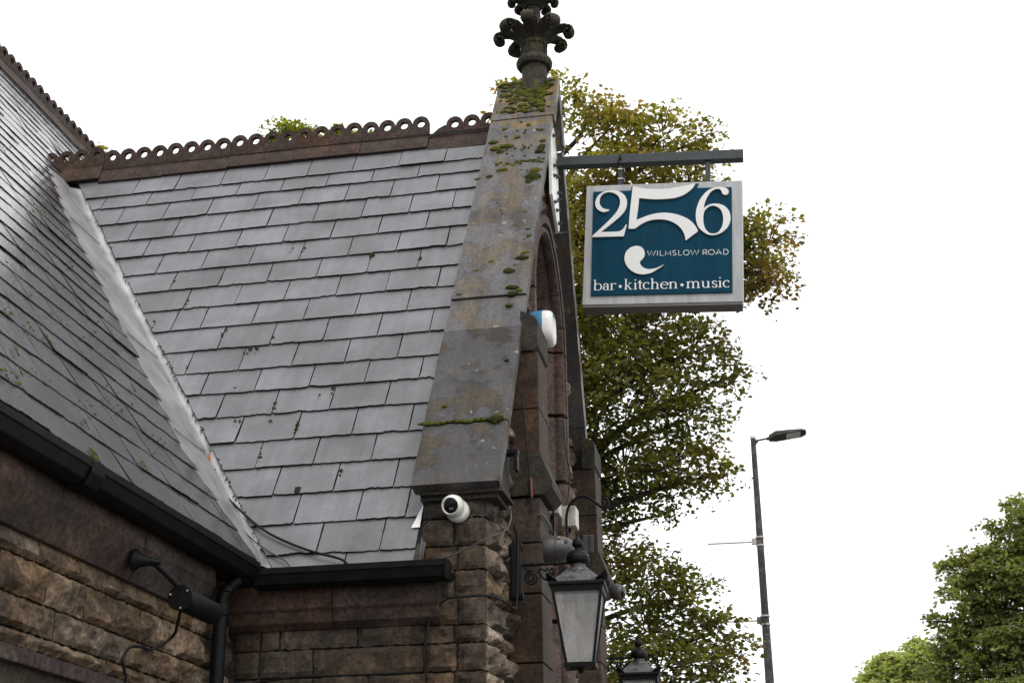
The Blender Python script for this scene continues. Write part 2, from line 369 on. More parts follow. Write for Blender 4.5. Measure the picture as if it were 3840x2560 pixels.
# ------------------------------------------------------------------ setting
def sheet(name, x0, x1, y0, y1, z, mat):
    return tag(MB().add([(x0,y0,z),(x1,y0,z),(x1,y1,z),(x0,y1,z)], [(0,1,2,3)]).build(name, mat), kind='structure')
sheet("ground", -400, 400, -400, 600, -0.12, M['grass'])
sheet("road", 3.2, 11.5, -400, 600, -0.116, M['asphalt'])
tag(MB().box((-2.6, -30, -0.11), (3.05, 90, -0.004)).build("pavement", M['paving']), kind='structure')
tag(MB().box((3.055, -30, -0.11), (3.2, 90, 0.0)).build("kerb", M['kerb']), kind='structure')
mk = MB()
for i in range(-6, 40): mk.add([(7.28, i*6, -0.111), (7.4, i*6, -0.111), (7.4, i*6+3, -0.111), (7.28, i*6+3, -0.111)], [(0,1,2,3)])
tag(mk.build("road_markings", M['line']), kind='structure')

# ------------------------------------------------------------------ the stone lodge
lodge = tag(empty("stone_lodge", loc=(-3.5, 7.0, 0)),
            "old brown stone building with wet slate roofs and a coped gable carrying a carved finial", "building")
Y0, Z0, SL = 6.15, 3.02, 3.28/1.85            # porch roof plane through (Y0, Z0), rise per metre
TT = Vector((0, 1, SL)).normalized(); TN = Vector((0, -SL, 1)).normalized()
YC = 7.98                                      # gable centre line
def tp(x, z, w=0.0): return Vector((x, Y0 + (z-Z0)/SL, z)) + TN*w
KM = 1.42; MX, MZ = -2.36, 3.09                # main roof plane
MT = Vector((-1, 0, KM)).normalized(); MN = Vector((KM, 0, 1)).normalized()
def mp_(y, z, w=0.0): return Vector((MX - (z-MZ)/KM, y, z)) + MN*w

def rock(name, frame, u0, u1, v0, v1, mat, parent, bulge=0.035, step=0.022, margin=(0.012,)*4, joint=0.005, seed=0, lean=0.0):
    """one rock-faced stone: frame(u,v,w) -> world, w outwards; a worked margin round a broken face"""
    u0 += joint*random.uniform(.6, 1.3); u1 -= joint*random.uniform(.6, 1.3); v0 += joint*.8; v1 -= joint*.8
    nu = max(5, min(30, int((u1-u0)/step))); nv = max(5, min(11, int((v1-v0)/step)))
    sd = Vector((random.uniform(-50, 50), random.uniform(-50, 50), random.uniform(-50, 50)))
    asym = random.uniform(-.5, .5); vs = []; fs = []
    def face(u, v):
        du = min((u-u0)/max(margin[0], .004), (u1-u)/max(margin[1], .004)); dv = min((v-v0)/max(margin[2], .004), (v1-v)/max(margin[3], .004))
        d = max(0.0, min(du, dv) - .35); ramp_ = min(1.0, d/1.6)
        p = Vector((u*7, v*13, 0)) + sd
        h = noise.fractal(p, 0.9, 2.1, 5)*0.55 + abs(noise.noise(p*0.8))*0.7 + 0.45
        q = noise.noise(p*0.55+Vector((9, 2, 4)))
        if q > 0.12: h -= min(0.55, (q-.12)*3)*(.6+.4*noise.noise(p*3))
        h += asym*((v-v0)/(v1-v0)-.5)
        return ramp_*bulge*max(-.25, h)
    wob = [random.uniform(-.0035, .0035) for _ in range(120)]
    for j in range(nv+1):
        for i in range(nu+1):
            a, b = i/nu, j/nv
            u = u0+(u1-u0)*a; v = v0+(v1-v0)*b
            w = face(u, v)
            if i in (0, nu): u += wob[j+2*(i > 0)]
            if j in (0, nv): v += wob[20+i+(40 if j else 0)]
            vs.append(frame(u, v, w))
    k = nu+1
    for j in range(nv):
        for i in range(nu): fs.append((j*k+i, j*k+i+1, (j+1)*k+i+1, (j+1)*k+i))
    rim = [i for i in range(nu+1)] + [j*k+nu for j in range(1, nv+1)] + [nv*k+i for i in range(nu-1, -1, -1)] + [j*k for j in range(nv-1, 0, -1)]
    o = len(vs)
    for r_ in rim:
        j, i = divmod(r_, k); vs.append(frame(u0+(u1-u0)*i/nu, v0+(v1-v0)*j/nv, -.028))
    L = len(rim)
    for i in range(L): fs.append((rim[i], rim[(i+1) % L], o+(i+1) % L, o+i))
    return MB().add(vs, fs).build(name, mat, parent)

FM = lambda u, v, w: Vector((-2.5+w, u, v))             # main wall faces +X
FT = lambda u, v, w: Vector((u, 6.25-w, v))             # porch side wall faces -Y
FG = lambda u, v, w: Vector((-1.30+w, u, v))            # gable faces +X

# main wall
main_wall = MB().box((-3.0, 0.5, 2.0), (-2.516, 6.6, 3.05)).box((-3.0, 5.45, 0), (-2.516, 6.6, 2.0)).box((-3.0, 0.5, 0), (-2.62, 5.45, 2.0)).build("main_wall", M['mortar'], lodge)
rows_m = [(2.707, 2.80, [2.9, 3.3, 3.72, 4.12, 4.436, 4.719, 5.07, 5.42, 5.78, 6.22]),
          (2.576, 2.707, [3.0, 3.45, 3.8, 4.2, 4.518, 4.809, 5.278, 5.63, 5.9, 6.22]),
          (2.468, 2.576, [2.9, 3.35, 3.75, 4.1, 4.603, 4.932, 5.181, 5.475, 5.83, 6.22]),
          (2.412, 2.468, [3.05, 3.5, 3.9, 4.427, 5.024, 5.36]),
          (2.36, 2.468, [5.36, 5.68, 6.0, 6.22]), (2.25, 2.36, [5.46, 5.8, 6.22]), (2.13, 2.25, [5.46, 5.66, 6.02, 6.22]), (2.0, 2.13, [5.46, 5.84, 6.22])]
for v0, v1, us in rows_m:
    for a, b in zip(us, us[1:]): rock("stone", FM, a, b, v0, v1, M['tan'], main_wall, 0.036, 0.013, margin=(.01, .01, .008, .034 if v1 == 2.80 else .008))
lintel = MB().box((-2.62, 2.2, 2.358), (-2.485, 5.34, 2.41)).build("lintel", M['lintel'], lodge, bevel=.004)
door = MB().box((-2.66, 2.2, 0.0), (-2.6, 5.34, 2.34)).build("door", M['plank'], lodge)
y = 2.2
while y < 5.3:
    w = random.choice((.095, .1, .105)); MB().box((-2.598, y+.003, 0.03), (-2.572, min(5.335, y+w-.003), 2.352)).build("plank", M['plank'], door, bevel=.003); y += w

# porch side wall and the gable's return
side_wall = MB().box((-2.9, 6.266, 0), (-1.61, 6.5, 3.05)).build("porch_wall", M['mortar'], lodge)
rows_t = [(2.686, 2.79, [-2.483, -2.356, -2.265, -1.895, -1.575]), (2.56, 2.686, [-2.471, -2.359, -2.102, -1.579]),
          (2.42, 2.56, [-2.47, -2.332, -2.1, -1.841, -1.57]), (2.29, 2.42, [-2.47, -2.25, -1.95, -1.58]), (2.16, 2.29, [-2.47, -2.36, -2.05, -1.8, -1.57])]
for v0, v1, us in rows_t:
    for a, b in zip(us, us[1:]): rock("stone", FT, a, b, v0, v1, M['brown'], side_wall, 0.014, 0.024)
arch_hw, arch_c, arch_R, arch_zs = 0.60, 0.12, 0.72, 4.90
def arch_path(inset=0.0, n=14):
    """pointed arch outline from the left foot over the apex to the right foot, in (Y, Z)"""
    Rr = arch_R-inset; pts = []
    for i in range(9): pts.append((YC-arch_hw+inset, 1.0+(arch_zs-1.0)*i/9))
    a_end = math.acos(arch_c/Rr)
    for i in range(n+1):
        t = math.pi - a_end*0 - (math.pi-(math.pi-a_end))*i/n
        pts.append((YC+arch_c+Rr*math.cos(t), arch_zs+Rr*math.sin(t)))
    left = pts; right = [(2*YC-p[0], p[1]) for p in reversed(left)][1:]
    return left+right
gout = [(6.266, 0), (6.266, 3.2), (7.98, 6.36), (9.694, 3.2), (9.694, 0)]
gm = curve_mesh("gable_wall", [gout, arch_path()], 0.286)
gm.transform(Matrix(((0, 0, 1, -1.602), (1, 0, 0, 0), (0, 1, 0, 0), (0, 0, 0, 1))))
gable = link("gable_wall", gm, M['mortar'], lodge)
zr = [2.02, 2.16, 2.29, 2.42, 2.56, 2.686, 2.766, 2.893, 3.015, 3.126, 3.257, 3.36]
while zr[-1] < 6.2: zr.append(zr[-1]+random.choice((.1, .12, .13, .14)))
alt = 0
for v0, v1 in zip(zr, zr[1:]):
    alt ^= 1
    if v1 < 3.37:                                   # quoins on the porch side
        e = -1.43 if alt else -1.445
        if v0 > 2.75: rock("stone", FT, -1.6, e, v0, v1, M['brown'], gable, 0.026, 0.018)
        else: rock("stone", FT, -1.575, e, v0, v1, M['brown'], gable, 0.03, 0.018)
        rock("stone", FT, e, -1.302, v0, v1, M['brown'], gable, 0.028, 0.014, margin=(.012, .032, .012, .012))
    yl = 6.27 if v1 < 3.37 else 6.15+(v1-Z0)/SL+.0
    yr = 2*YC-yl; zm = (v0+v1)/2
    if zm < arch_zs: ha = arch_hw
    else:
        d = zm-arch_zs; ha = math.sqrt(max(0, arch_R**2-d*d))-arch_c if d < arch_R else 0
    ha = max(0, ha)
    segs = [(yl, yr)] if ha <= 0.03 else [(yl, YC-ha-.01), (YC+ha+.01, yr)]
    for a, b in segs:
        if b-a < .03: continue
        y = a
        first = True
        while y < b-.02:
            w = random.uniform(.14, .26) if not first else (.3 if alt else .19)
            e2 = b if b-(y+w) < .1 else y+w
            mg = (.02 if first and v1 < 3.37 else .008, .008, .008, .008)
            rock("stone", FG, y, e2, v0, v1, M['grit'], gable, 0.055 if v0 > 3.4 else .056, 0.015, margin=mg)
            y = e2; first = False

# pointed window: moulded surround in separate stones, glass and a mullion
arch = empty("window_surround", lodge, (-1.3, YC, 1.0))
sec = [(0.0, -1.36), (0.0, -1.238), (.05, -1.238), (.062, -1.275), (.066, -1.262), (.082, -1.245), (.104, -1.246), (.118, -1.262), (.122, -1.285), (.114, -1.305), (.13, -1.318), (.135, -1.33), (.27, -1.50), (.27, -1.56), (0.02, -1.56)]
base = arch_path(0, 16); cuts = []; acc = 0; last = 0
def normal_at(i):
    a, b = base[max(i-1, 0)], base[min(i+1, len(base)-1)]
    t = Vector((b[0]-a[0], b[1]-a[1])).normalized(); return Vector((t.y, -t.x))
apex = len(base)//2
seg_edges = [0, 2, 4, 5, 6, 7, 8, 9, 12, 16, 20, apex]
seg_edges = sorted(set(seg_edges + [len(base)-1-e for e in seg_edges]))
for a, b in zip(seg_edges, seg_edges[1:]):
    rings = []
    for i in range(a, b+1):
        n = normal_at(i)
        if i == apex: n = Vector((0, -1))
        k = 1.0 if i != apex else 1.08
        P = Vector(base[i])
        if i == a and a > 0: P = P.lerp(Vector(base[i+1]), .03 if b-a < 3 else .04)
        if i == b and b < len(base)-1: P = P.lerp(Vector(base[i-1]), .03)
        rings.append([Vector((X, P.x+n.x*s*k, P.y+n.y*s*k)) for s, X in sec])
    MB().loft(rings).build("arch_stone", M['pink'], arch, smooth=40)
win = MB().box((-1.552, YC-.36, 1.0), (-1.538, YC+.36, 5.2)).build("window", M['glass_dark'], lodge)
MB().box((-1.536, YC-.035, 1.0), (-1.46, YC+.035, 5.0)).build("mullion", M['pink'], win, bevel=.012)
for z in (1.9, 2.6, 3.3, 4.0, 4.7): MB().box((-1.537, YC-.33, z), (-1.52, YC+.33, z+.022)).build("glazing_bar", M['black_matt'], win)

# buttresses either side of the window
def buttress(y0, y1):
    b = empty("buttress", lodge, (-1.2, (y0+y1)/2, 0))
    def blk(nm, poly, a=y0, c=y1, bev=.006, mat='red'):
        return MB().prism(poly, lambda u, v, w: Vector((u, w, v)), a, c).build(nm, M[mat], b, bevel=bev)
    zs = [0, .45, .95, 1.4, 1.9, 2.3, 2.66, 2.99, 3.24, 3.47]
    for a, c in zip(zs, zs[1:]):
        blk("shaft_stone", [(-1.32, a+.003), (-1.124, a+.003), (-1.124, c-.003), (-1.32, c-.003)], y0-.004, y1+.004)
    blk("weathering", [(-1.32, 3.475), (-1.1, 3.475), (-1.06, 3.51), (-1.058, 3.54), (-1.122, 3.705), (-1.32, 3.705)], y0-.02, y1+.02, .004, 'dark_stone')
    for a, c in ((3.708, 3.93), (3.934, 4.24)):
        blk("shaft_stone", [(-1.32, a), (-1.122, a), (-1.122, c), (-1.32, c)], y0, y1, .005)
    blk("cap", [(-1.208, 4.243), (-1.145, 4.243), (-1.118, 4.27), (-1.118, 4.41), (-1.135, 4.435), (-1.208, 4.47)], y0-.015, y1+.015, .004, 'dark_stone')
    return b
buttress(6.74, 7.03); buttress(8.93, 9.22)

# kneelers, parapet and coping
for sgn in (1, -1):
    f = (lambda y: y) if sgn == 1 else (lambda y: 2*YC-y)
    pts = [(6.215, 3.335), (6.46, 3.335), (6.52, 3.40), (6.52, 3.74), (6.215, 3.36)]
    MB().prism([(f(y), z) for y, z in pts], lambda u, v, w: Vector((w, u, v)), -1.60, -1.235).build("kneeler", M['dark_stone'], lodge, bevel=.004)
    MB().prism([(f(y), z) for y, z in ((6.19, 3.358), (6.47, 3.358), (6.475, 3.372), (6.2, 3.38))], lambda u, v, w: Vector((w, u, v)), -1.6, -1.205).build("kneeler_moulding", M['dark_stone'], lodge, bevel=.003)
parapet = MB()
for sgn in (1, -1):
    f = (lambda y: y) if sgn == 1 else (lambda y: 2*YC-y)
    a, b, c, d = tp(0, 3.45, -.12), Vector((0, YC, 6.02)), Vector((0, YC, 6.475)), tp(0, 3.4, .105)
    parapet.prism([(f(p.y), p.z) for p in (a, b, c, d)], lambda u, v, w: Vector((w, u, v)), -1.585, -1.306)
parapet.build("parapet", M['mortar'], lodge)
coping = empty("coping", lodge, (-1.4, YC, 3.4))
H = .18
cz = [3.395, 3.752, 4.375, 4.605, 5.755, 6.215, 6.64]
def cop_x(z): t = (z-3.4)/3.2; return -1.632+.10*t*.8, -1.214+.055*t
for sgn in (1, -1):
    for i, (a, b) in enumerate(zip(cz, cz[1:])):
        top = i == len(cz)-2
        th = .062; lift = (.0, .004, .0, .012, .006, .01)[i]
        ns = max(3, int((b-a)/.07)); rings = []
        sl = random.uniform(-.004, .004)
        for k in range(ns+1):
            z = a+.003+(b-a-.006)*k/ns
            xl, xr = cop_x(z)
            if top: xl += .0; xr += .012
            jl, jr = random.uniform(-.003, .003), random.uniform(-.0025, .0025)*(1 if sgn == 1 else .3)
            row = []
            for x, h in ((xl+jl, H+lift), (xl+.13, H+lift+.002), (xl+.27, H+lift+.001), (xr+jr-.006, H+lift), (xr+jr, H+lift-.008), (xr+jr-.004, H-th), (xl+.01, H-th)):
                P = tp(x, z-TN.z*H, h)
                if P.y > YC: P.z -= (P.y-YC)*SL; P.y = YC
                if sgn == -1: P.y = 2*YC-P.y
                row.append(P)
            rings.append(row)
        MB().loft(rings).build("coping_stone", M['coping_dark' if i < 2 else 'coping'], coping, smooth=35)

# carved finial
fin = empty("finial", lodge, (-1.31, YC, 6.55)); fx, fy = -1.312, YC
FA = lambda pr, nm, seg=28, sm=30: MB().lathe(pr, (fx, fy, 0), seg=seg).build(nm, M['finial'], fin, smooth=sm)
FA([(.086, 6.4), (.085, 6.55), (.082, 6.735)], "shaft")
FA([(.08, 6.725), (.108, 6.728), (.119, 6.745), (.121, 6.762), (.115, 6.778), (.108, 6.784), (.104, 6.792), (.092, 6.80), (.085, 6.808)], "ring_moulding")
FA([(.084, 6.80), (.082, 6.885), (.09, 6.89), (.093, 6.905), (.085, 6.918), (.075, 6.925), (.07, 7.0), (.058, 7.04), (.05, 7.1), (.048, 7.21), (.06, 7.27), (.065, 7.32), (.04, 7.36)], "drum", 16, 25)
def crocket(ang, zb, r0, reach, size, droop):
    d = Vector((math.cos(ang), math.sin(ang), 0)); c = Vector((fx, fy, zb)); s = Vector((-math.sin(ang), math.cos(ang), 0)); U = Vector((0, 0, 1))
    pts = [c+d*r0*.7-U*size*.9, c+d*r0-U*size*.3, c+d*(r0+(reach-r0)*.45)+U*size*.45, c+d*(r0+(reach-r0)*.75)+U*size*.5, c+d*(reach-size*.35)+U*size*.3]
    ctr = c+d*(reach-size*.55)+U*(-size*.15)
    for k in range(13):
        t = math.pi*.42-k*math.pi*.19; rr = size*(.62-.038*k)
        pts.append(ctr+d*rr*math.cos(t)+U*rr*math.sin(t))
    n = len(pts); rad = [size*.5, size*.52, size*.42, size*.36, size*.32]+[size*(.27-.014*k) for k in range(13)]
    b = MB()
    rings = []
    for i, p in enumerate(pts):
        t = (pts[min(i+1, n-1)]-pts[max(i-1, 0)]).normalized(); nn = s.cross(t)
        wd = size*(.8 if i < 3 else .68)
        rings.append([p+s*wd*math.cos(q)+nn*rad[i]*math.sin(q) for q in [2*math.pi*j/8 for j in range(8)]])
    b.loft(rings)
    for sd in (-1, 1): b.sphere(ctr+s*sd*size*.66, (size*.17,)*3, 8, 6)
    b.build("crocket", M['finial'], fin, smooth=50)
for k in range(8): crocket(k*math.pi/4, 6.985, .075, .262 if k % 2 == 0 else .25, .062, 0)
for k in range(8): crocket(k*math.pi/4+.2, 7.245, .055, .165 if k % 2 == 0 else .15, .046, 0)
for k in range(8):
    a = k*math.pi/4+math.pi/8
    MB().tube([(fx+.082*math.cos(a), fy+.082*math.sin(a), 6.81), (fx+.084*math.cos(a), fy+.084*math.sin(a), 6.89)], .008, 6).build("drum_rib", M['finial'], fin, smooth=40)

# ------------------------------------------------------------------ roofs
XV = lambda z: -2.31-(z-3.079)*.6953               # right-hand edge of the lead valley on the porch roof
YV = lambda z: Y0+(z-Z0)/SL                        # valley line seen along the main roof
VO = lambda z: max(.02, .37*(z-3.08)/.5) if z < 3.58 else (.37+(z-3.58)*.03 if z < 5.5 else .428-(z-5.5)*.22)
def slate_poly(fr, ub0, ub1, ut0, ut1, sb, st, mat, parent, th=.008, lift=.0135, coll=None):
    """one slate: ragged bottom edge, slightly rough sides; fr(u, s, w)"""
    n = max(4, int((ub1-ub0)/.013)); g = .0028; ph = random.uniform(0, 99)
    bot = []; sag = lambda u: (.007*noise.noise(Vector((u*.9, sb*1.7, 3.1)))+.004*noise.noise(Vector((u*2.3, sb*5, 8.4)))) if coll is None else 0
    chip = random.random() < .45; cpos = random.random()
    for i in range(n+1):
        t = i/n; ds = random.uniform(-.0016, .002)+.004*noise.noise(Vector((ph+t*9, ph, 0)))
        if chip and abs(t-cpos) < .12: ds += random.uniform(.003, .009)
        if i in (0, n) and random.random() < .25: ds += random.uniform(.003, .012)
        bot.append((ub0+g+(ub1-ub0-2*g)*t, sb+ds+sag(ub0+(ub1-ub0)*t)))
    mid = lambda a, b, t: a+(b-a)*t
    rt = [(mid(ub1, ut1, t)-g+random.uniform(-.0018, .0008), mid(sb, st, t)) for t in (.33, .66)] + [(ut1-g, st)]
    lf = [(ut0+g, st)] + [(mid(ub0, ut0, t)+g+random.uniform(-.0008, .0018), mid(sb, st, t)) for t in (.66, .33)]
    pl = bot+rt+lf; L = st-sb
    tilt = random.uniform(-.0025, .0025); dl = random.uniform(-.0015, .003)+(.006 if random.random() < .05 else 0)
    wz = lambda u, s: .0015+(lift+dl-.0015)*(1-(s-sb)/L)+tilt*((u-ub0)/max(.05, ub1-ub0)-.5)
    m = len(pl)
    vs = [fr(u, s, wz(u, s)) for u, s in pl]+[fr(u, s, wz(u, s)-th) for u, s in pl]
    fs = [tuple(range(m))]+[(i, m+i, m+(i+1) % m, (i+1) % m) for i in range(m)]
    if coll is not None: coll.add(vs, fs); return
    o = MB().add(vs, fs).build("slate", mat, parent)
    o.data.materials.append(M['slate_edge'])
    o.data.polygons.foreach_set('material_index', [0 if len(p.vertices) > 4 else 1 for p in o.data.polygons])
    return o
SZ = TT.z                                          # z per metre of slope
deck = MB()
deck.add([tp(-1.58, 2.99, -.02), tp(-2.36, 2.99, -.02), tp(-4.9, 6.27, -.02), tp(-1.58, 6.27, -.02)], [(0,1,2,3)])
deck.add([Vector((x, 2*YC-p.y, p.z)) for x, p in ((-1.58, tp(0, 2.99, -.02)), (-5.4, tp(0, 2.99, -.02)), (-5.4, tp(0, 6.27, -.02)), (-1.58, tp(0, 6.27, -.02)))], [(0,1,2,3)])
porch_roof = deck.build("porch_roof", M['slate2'], lodge)
ROWS = [(6.009, [-4.32, -4.017, -3.721, -3.4, -3.098, -2.804, -2.498, -2.187, -1.884]), (5.879, [-4.195, -3.874, -3.563, -3.255, -2.952, -2.646, -2.345, -2.042]), (5.711, [-4.017, -3.705, -3.404, -3.092, -2.79, -2.488, -2.19, -1.897]), (5.53, [-3.873, -3.575, -3.266, -2.954, -2.654, -2.342, -2.041, -1.768]), (5.362, [-3.715, -3.416, -3.11, -2.808, -2.506, -2.206, -1.908]), (5.188, [-3.575, -3.282, -2.976, -2.662, -2.359, -2.061, -1.757]), (5.017, [-3.43, -3.125, -2.821, -2.516, -2.21, -1.906]), (4.844, [-3.58, -3.29, -2.971, -2.672, -2.362, -2.066, -1.764]), (4.67, [-3.439, -3.31, -3.131, -2.821, -2.514, -2.211, -1.913]), (4.492, [-3.277, -2.974, -2.669, -2.359, -2.051, -1.755]), (4.316, [-3.112, -2.804, -2.498, -2.199, -1.906]), (4.153, [-2.973, -2.667, -2.361, -2.056, -1.759]), (3.982, [-2.833, -2.526, -2.213, -1.914]), (3.805, [-2.677, -2.364, -2.057, -1.76]), (3.633, [-2.524, -2.222, -1.923]), (3.458, [-2.386, -2.08, -1.779]), (3.283, [-2.511, -2.24, -1.93, -1.692]), (3.109, [-2.087, -1.784]), (2.992, [-2.24, -1.94])]
FTR = lambda u, s, w: Vector((u, Y0, Z0)) + TT*s + TN*w
for i, (zb, js) in enumerate(ROWS):
    zt = (ROWS[i-1][0] if i else 6.19)
    sb, st = (zb-Z0)/SZ, (zt-Z0)/SZ+.035
    zt2 = Z0+st*SZ
    xr = -1.565 if zb > 3.4 else -1.612
    edges = [None]+[x for x in js if x > XV(zb)+.03 and x < xr-.03]+[xr]
    for a, b in zip(edges, edges[1:]):
        if a is None:
            slate_poly(FTR, XV(zb), b, XV(zt2), b, sb, st, M['slate'], porch_roof)
        else:
            slate_poly(FTR, a, b, max(a, XV(zt2)), b, sb, st, M['slate'], porch_roof)
# the far slope of the porch roof, out of sight from the street corner
far = MB()
for i in range(19):
    zb = 2.95+i*.175
    if zb > 6.15: break
    for x in np.arange(-5.3, -1.6, .31):
        x0 = x+(.155 if i % 2 else 0)
        slate_poly(lambda u, s, w: (lambda p: Vector((p.x, 2*YC-p.y, p.z)))(FTR(u, s, w)), x0, min(x0+.31, -1.58), x0, min(x0+.31, -1.58), (zb-Z0)/SZ, (zb+.175-Z0)/SZ+.035, None, None, coll=far)
tag(far.build("slate_courses", M['slate'], porch_roof), kind='stuff')

# main roof
md = MB(); md.add([mp_(0.5, 3.06, -.02), mp_(6.3, 3.06, -.02), mp_(8.1, 6.3, -.02), mp_(8.0, 6.3, -.02), mp_(13, 6.3, -.02), mp_(13, 7.69, -.02), mp_(0.5, 7.69, -.02)], [(0,1,2,3,4,5,6)])
XM = -5.6
md.add([Vector((2*XM-p.x, p.y, p.z)) for p in (mp_(0.5, 3.06, -.02), mp_(13, 3.06, -.02), mp_(13, 7.69, -.02), mp_(0.5, 7.69, -.02))], [(0,1,2,3)])
main_roof = md.build("main_roof", M['slate2'], lodge)
FMR = lambda u, s, w: Vector((MX, u, MZ)) + MT*s + MN*w
SM = MT.z; courses = MB(); near = 0
for i in range(31):
    zb = 3.075+i*.147; zt = zb+.147
    if zb > 7.5: break
    sb = (zb-MZ)/SM; st = min((zt-MZ)/SM+.03, (7.66-MZ)/SM); zt2 = MZ+st*SM
    yend_b = YV(zb)-VO(zb) if zb < 6.1 else 12.5; yend_t = YV(zt2)-VO(zt2) if zb < 6.1 else 12.5
    y = 0.9+random.uniform(0, .3)
    if zb > 6.2: y = 1.5+random.uniform(0, .3)
    while y < yend_b:
        w = random.uniform(.27, .34); e = y+w
        lastone = e > yend_b-.12
        eb, et = (yend_b, yend_t) if lastone else (e, e)
        show = y > 3.2+(zb-3)*.75 and zb < 5.9
        if show and near < 128:
            near += 1; slate_poly(FMR, y, eb, y, max(et, y+.03), sb, st, M['slate2'], main_roof, lift=.0065, th=.004)
        else: slate_poly(FMR, y, eb, y, max(et, y+.03), sb, st, None, None, lift=.0065, th=.004, coll=courses)
        if lastone: break
        y = e
sc_ = tag(courses.build("slate_courses", M['slate2'], main_roof), kind='stuff')
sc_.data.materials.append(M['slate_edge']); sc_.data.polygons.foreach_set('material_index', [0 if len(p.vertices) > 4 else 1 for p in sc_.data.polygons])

# lead valley with a rolled centre joint
val = MB(); nz = 44; L0 = []; L1 = []; L2 = []; L3 = []; L4 = []
for k in range(nz+1):
    z = 3.05+(6.14-3.05)*k/nz; j = random.uniform(-.004, .004)
    L0.append(mp_(YV(z)-VO(z)-.05, z, .004)); L1.append(mp_(YV(z)-VO(z)*.5+j, z, .011+random.uniform(0, .006))); L2.append(mp_(YV(z)-.035, z, .006+random.uniform(0, .004)))
    L3.append(tp(XV(z)-.02, z, .006)); L4.append(tp(XV(z)+.04, z, -.006))
val.loft(list(zip(*(L0, L1, L2, L3, L4))) and [list(r) for r in zip(L0, L1, L2, L3, L4)], closed=False, caps=False)
valley = val.build("lead_valley", M['lead'], lodge, smooth=60)
for z in (3.75, 4.45, 5.5):
    MB().tube([mp_(YV(z)-.42, z, .012), mp_(YV(z)-.18, z-.03, .02), mp_(YV(z)-.03, z+.005, .013)], .0035, 6).build("lead_lap", M['lead'], valley, smooth=60)
# crested ridge tiles
def crest_mesh(nr, pitch, R0, rin, zc, th=.028, broken=False):
    """nr pierced rings on a plate, with the two wings of the tile; local x along the ridge, z up from the apex"""
    L = nr*pitch; out = [(0.001, -.03), (L-.001, -.03), (L-.001, zc)]
    for k in reversed(range(nr)):
        cx = pitch*(k+.5)
        for j in range(0, 13):
            t = math.pi*j/12; out.append((cx+(R0)*math.cos(t)*(pitch/2-.0006)/R0, zc+R0*math.sin(t)))
    if broken: out = out[:-13] + [(pitch*.9, zc), (pitch*.55, zc-.02), (pitch*.3, zc-.045), (0.001, zc-.075)]
    else: out.append((.001, zc))
    holes = [[(pitch*(k+.5)+rin*math.cos(t), zc+rin*math.sin(t)) for t in [2*math.pi*q/16 for q in range(16)]] for k in range(1 if broken else 0, nr)]
    me = curve_mesh("ridge_tile", [out]+holes, th)
    me.transform(Matrix(((1, 0, 0, 0), (0, 0, -1, th/2), (0, 1, 0, 0), (0, 0, 0, 1))))
    return me, L
def ridge_tile(me, L, wing, slope, org, ax, parent, mat, side):
    """wings follow the roof slope either side of the crest"""
    bm = bmesh.new(); bm.from_mesh(me)
    for sg in (-1, 1):
        c = math.sqrt(1/(1+slope*slope)); dx, dz = c*wing, -c*slope*wing; nx, nz = c*slope*.016, c*.016
        sec = [(.0, .035), (sg*(.02), .02), (sg*(dx+nx), dz+nz), (sg*dx, dz), (0, .0)]
        vv = [[bm.verts.new((x, y, z)) for y, z in sec] for x in (.0015, L-.0015)]
        m = len(sec)
        for i in range(m): bm.faces.new((vv[0][i], vv[0][(i+1) % m], vv[1][(i+1) % m], vv[1][i]))
        bm.faces.new(vv[0]); bm.faces.new(vv[1][::-1])
    bmesh.ops.recalc_face_normals(bm, faces=bm.faces)
    m2 = bpy.data.meshes.new("ridge_tile"); bm.to_mesh(m2); bm.free()
    return m2
cm, CL = crest_mesh(4, .1149, .0575, .0265, .118)
tm = ridge_tile(cm, CL, .115, SL, None, None, None, None, 1)
ridge = empty("ridge", lodge, (-3.2, YC, 6.27))
def put(me, mw, parent):
    o = link("ridge_tile", me, M['ridge'], parent); o.matrix_parent_inverse = Matrix.Translation(-parent.location); o.matrix_world = mw; o.matrix_basis = mw; return o
for i in range(6):
    x = -4.78+i*.4596
    mw = Matrix.Translation((x+.001, YC, 6.284+random.uniform(-.007, .007)+(.018 if i == 0 else 0))) @ Matrix.Rotation(random.uniform(-.012, .012), 4, 'Y') @ Matrix.Rotation(random.uniform(-.02, .02), 4, 'X')
    put(tm, mw, ridge)
cm2, CL2 = crest_mesh(4, .1149, .0575, .0265, .118, broken=True)
tm2 = ridge_tile(cm2, CL2, .115, SL, None, None, None, None, 1)
put(tm2, Matrix.Translation((-2.02, YC, 6.246)) @ Matrix.Rotation(-.012, 4, 'Y'), ridge)
mridge = empty("ridge", lodge, (XM, 7, 7.69))
mm_, ML = crest_mesh(4, .1149, .0575, .0265, .105)
tm3 = ridge_tile(mm_, ML, .2, KM, None, None, None, None, 1)
for i in range(-2, 24):
    y = 1.4+i*.4596
    put(tm3, Matrix.Translation((XM, y, 7.69+random.uniform(-.004, .004))) @ Matrix.Rotation(math.pi/2, 4, 'Z') @ Matrix.Rotation(random.uniform(-.006, .006), 4, 'X'), mridge)

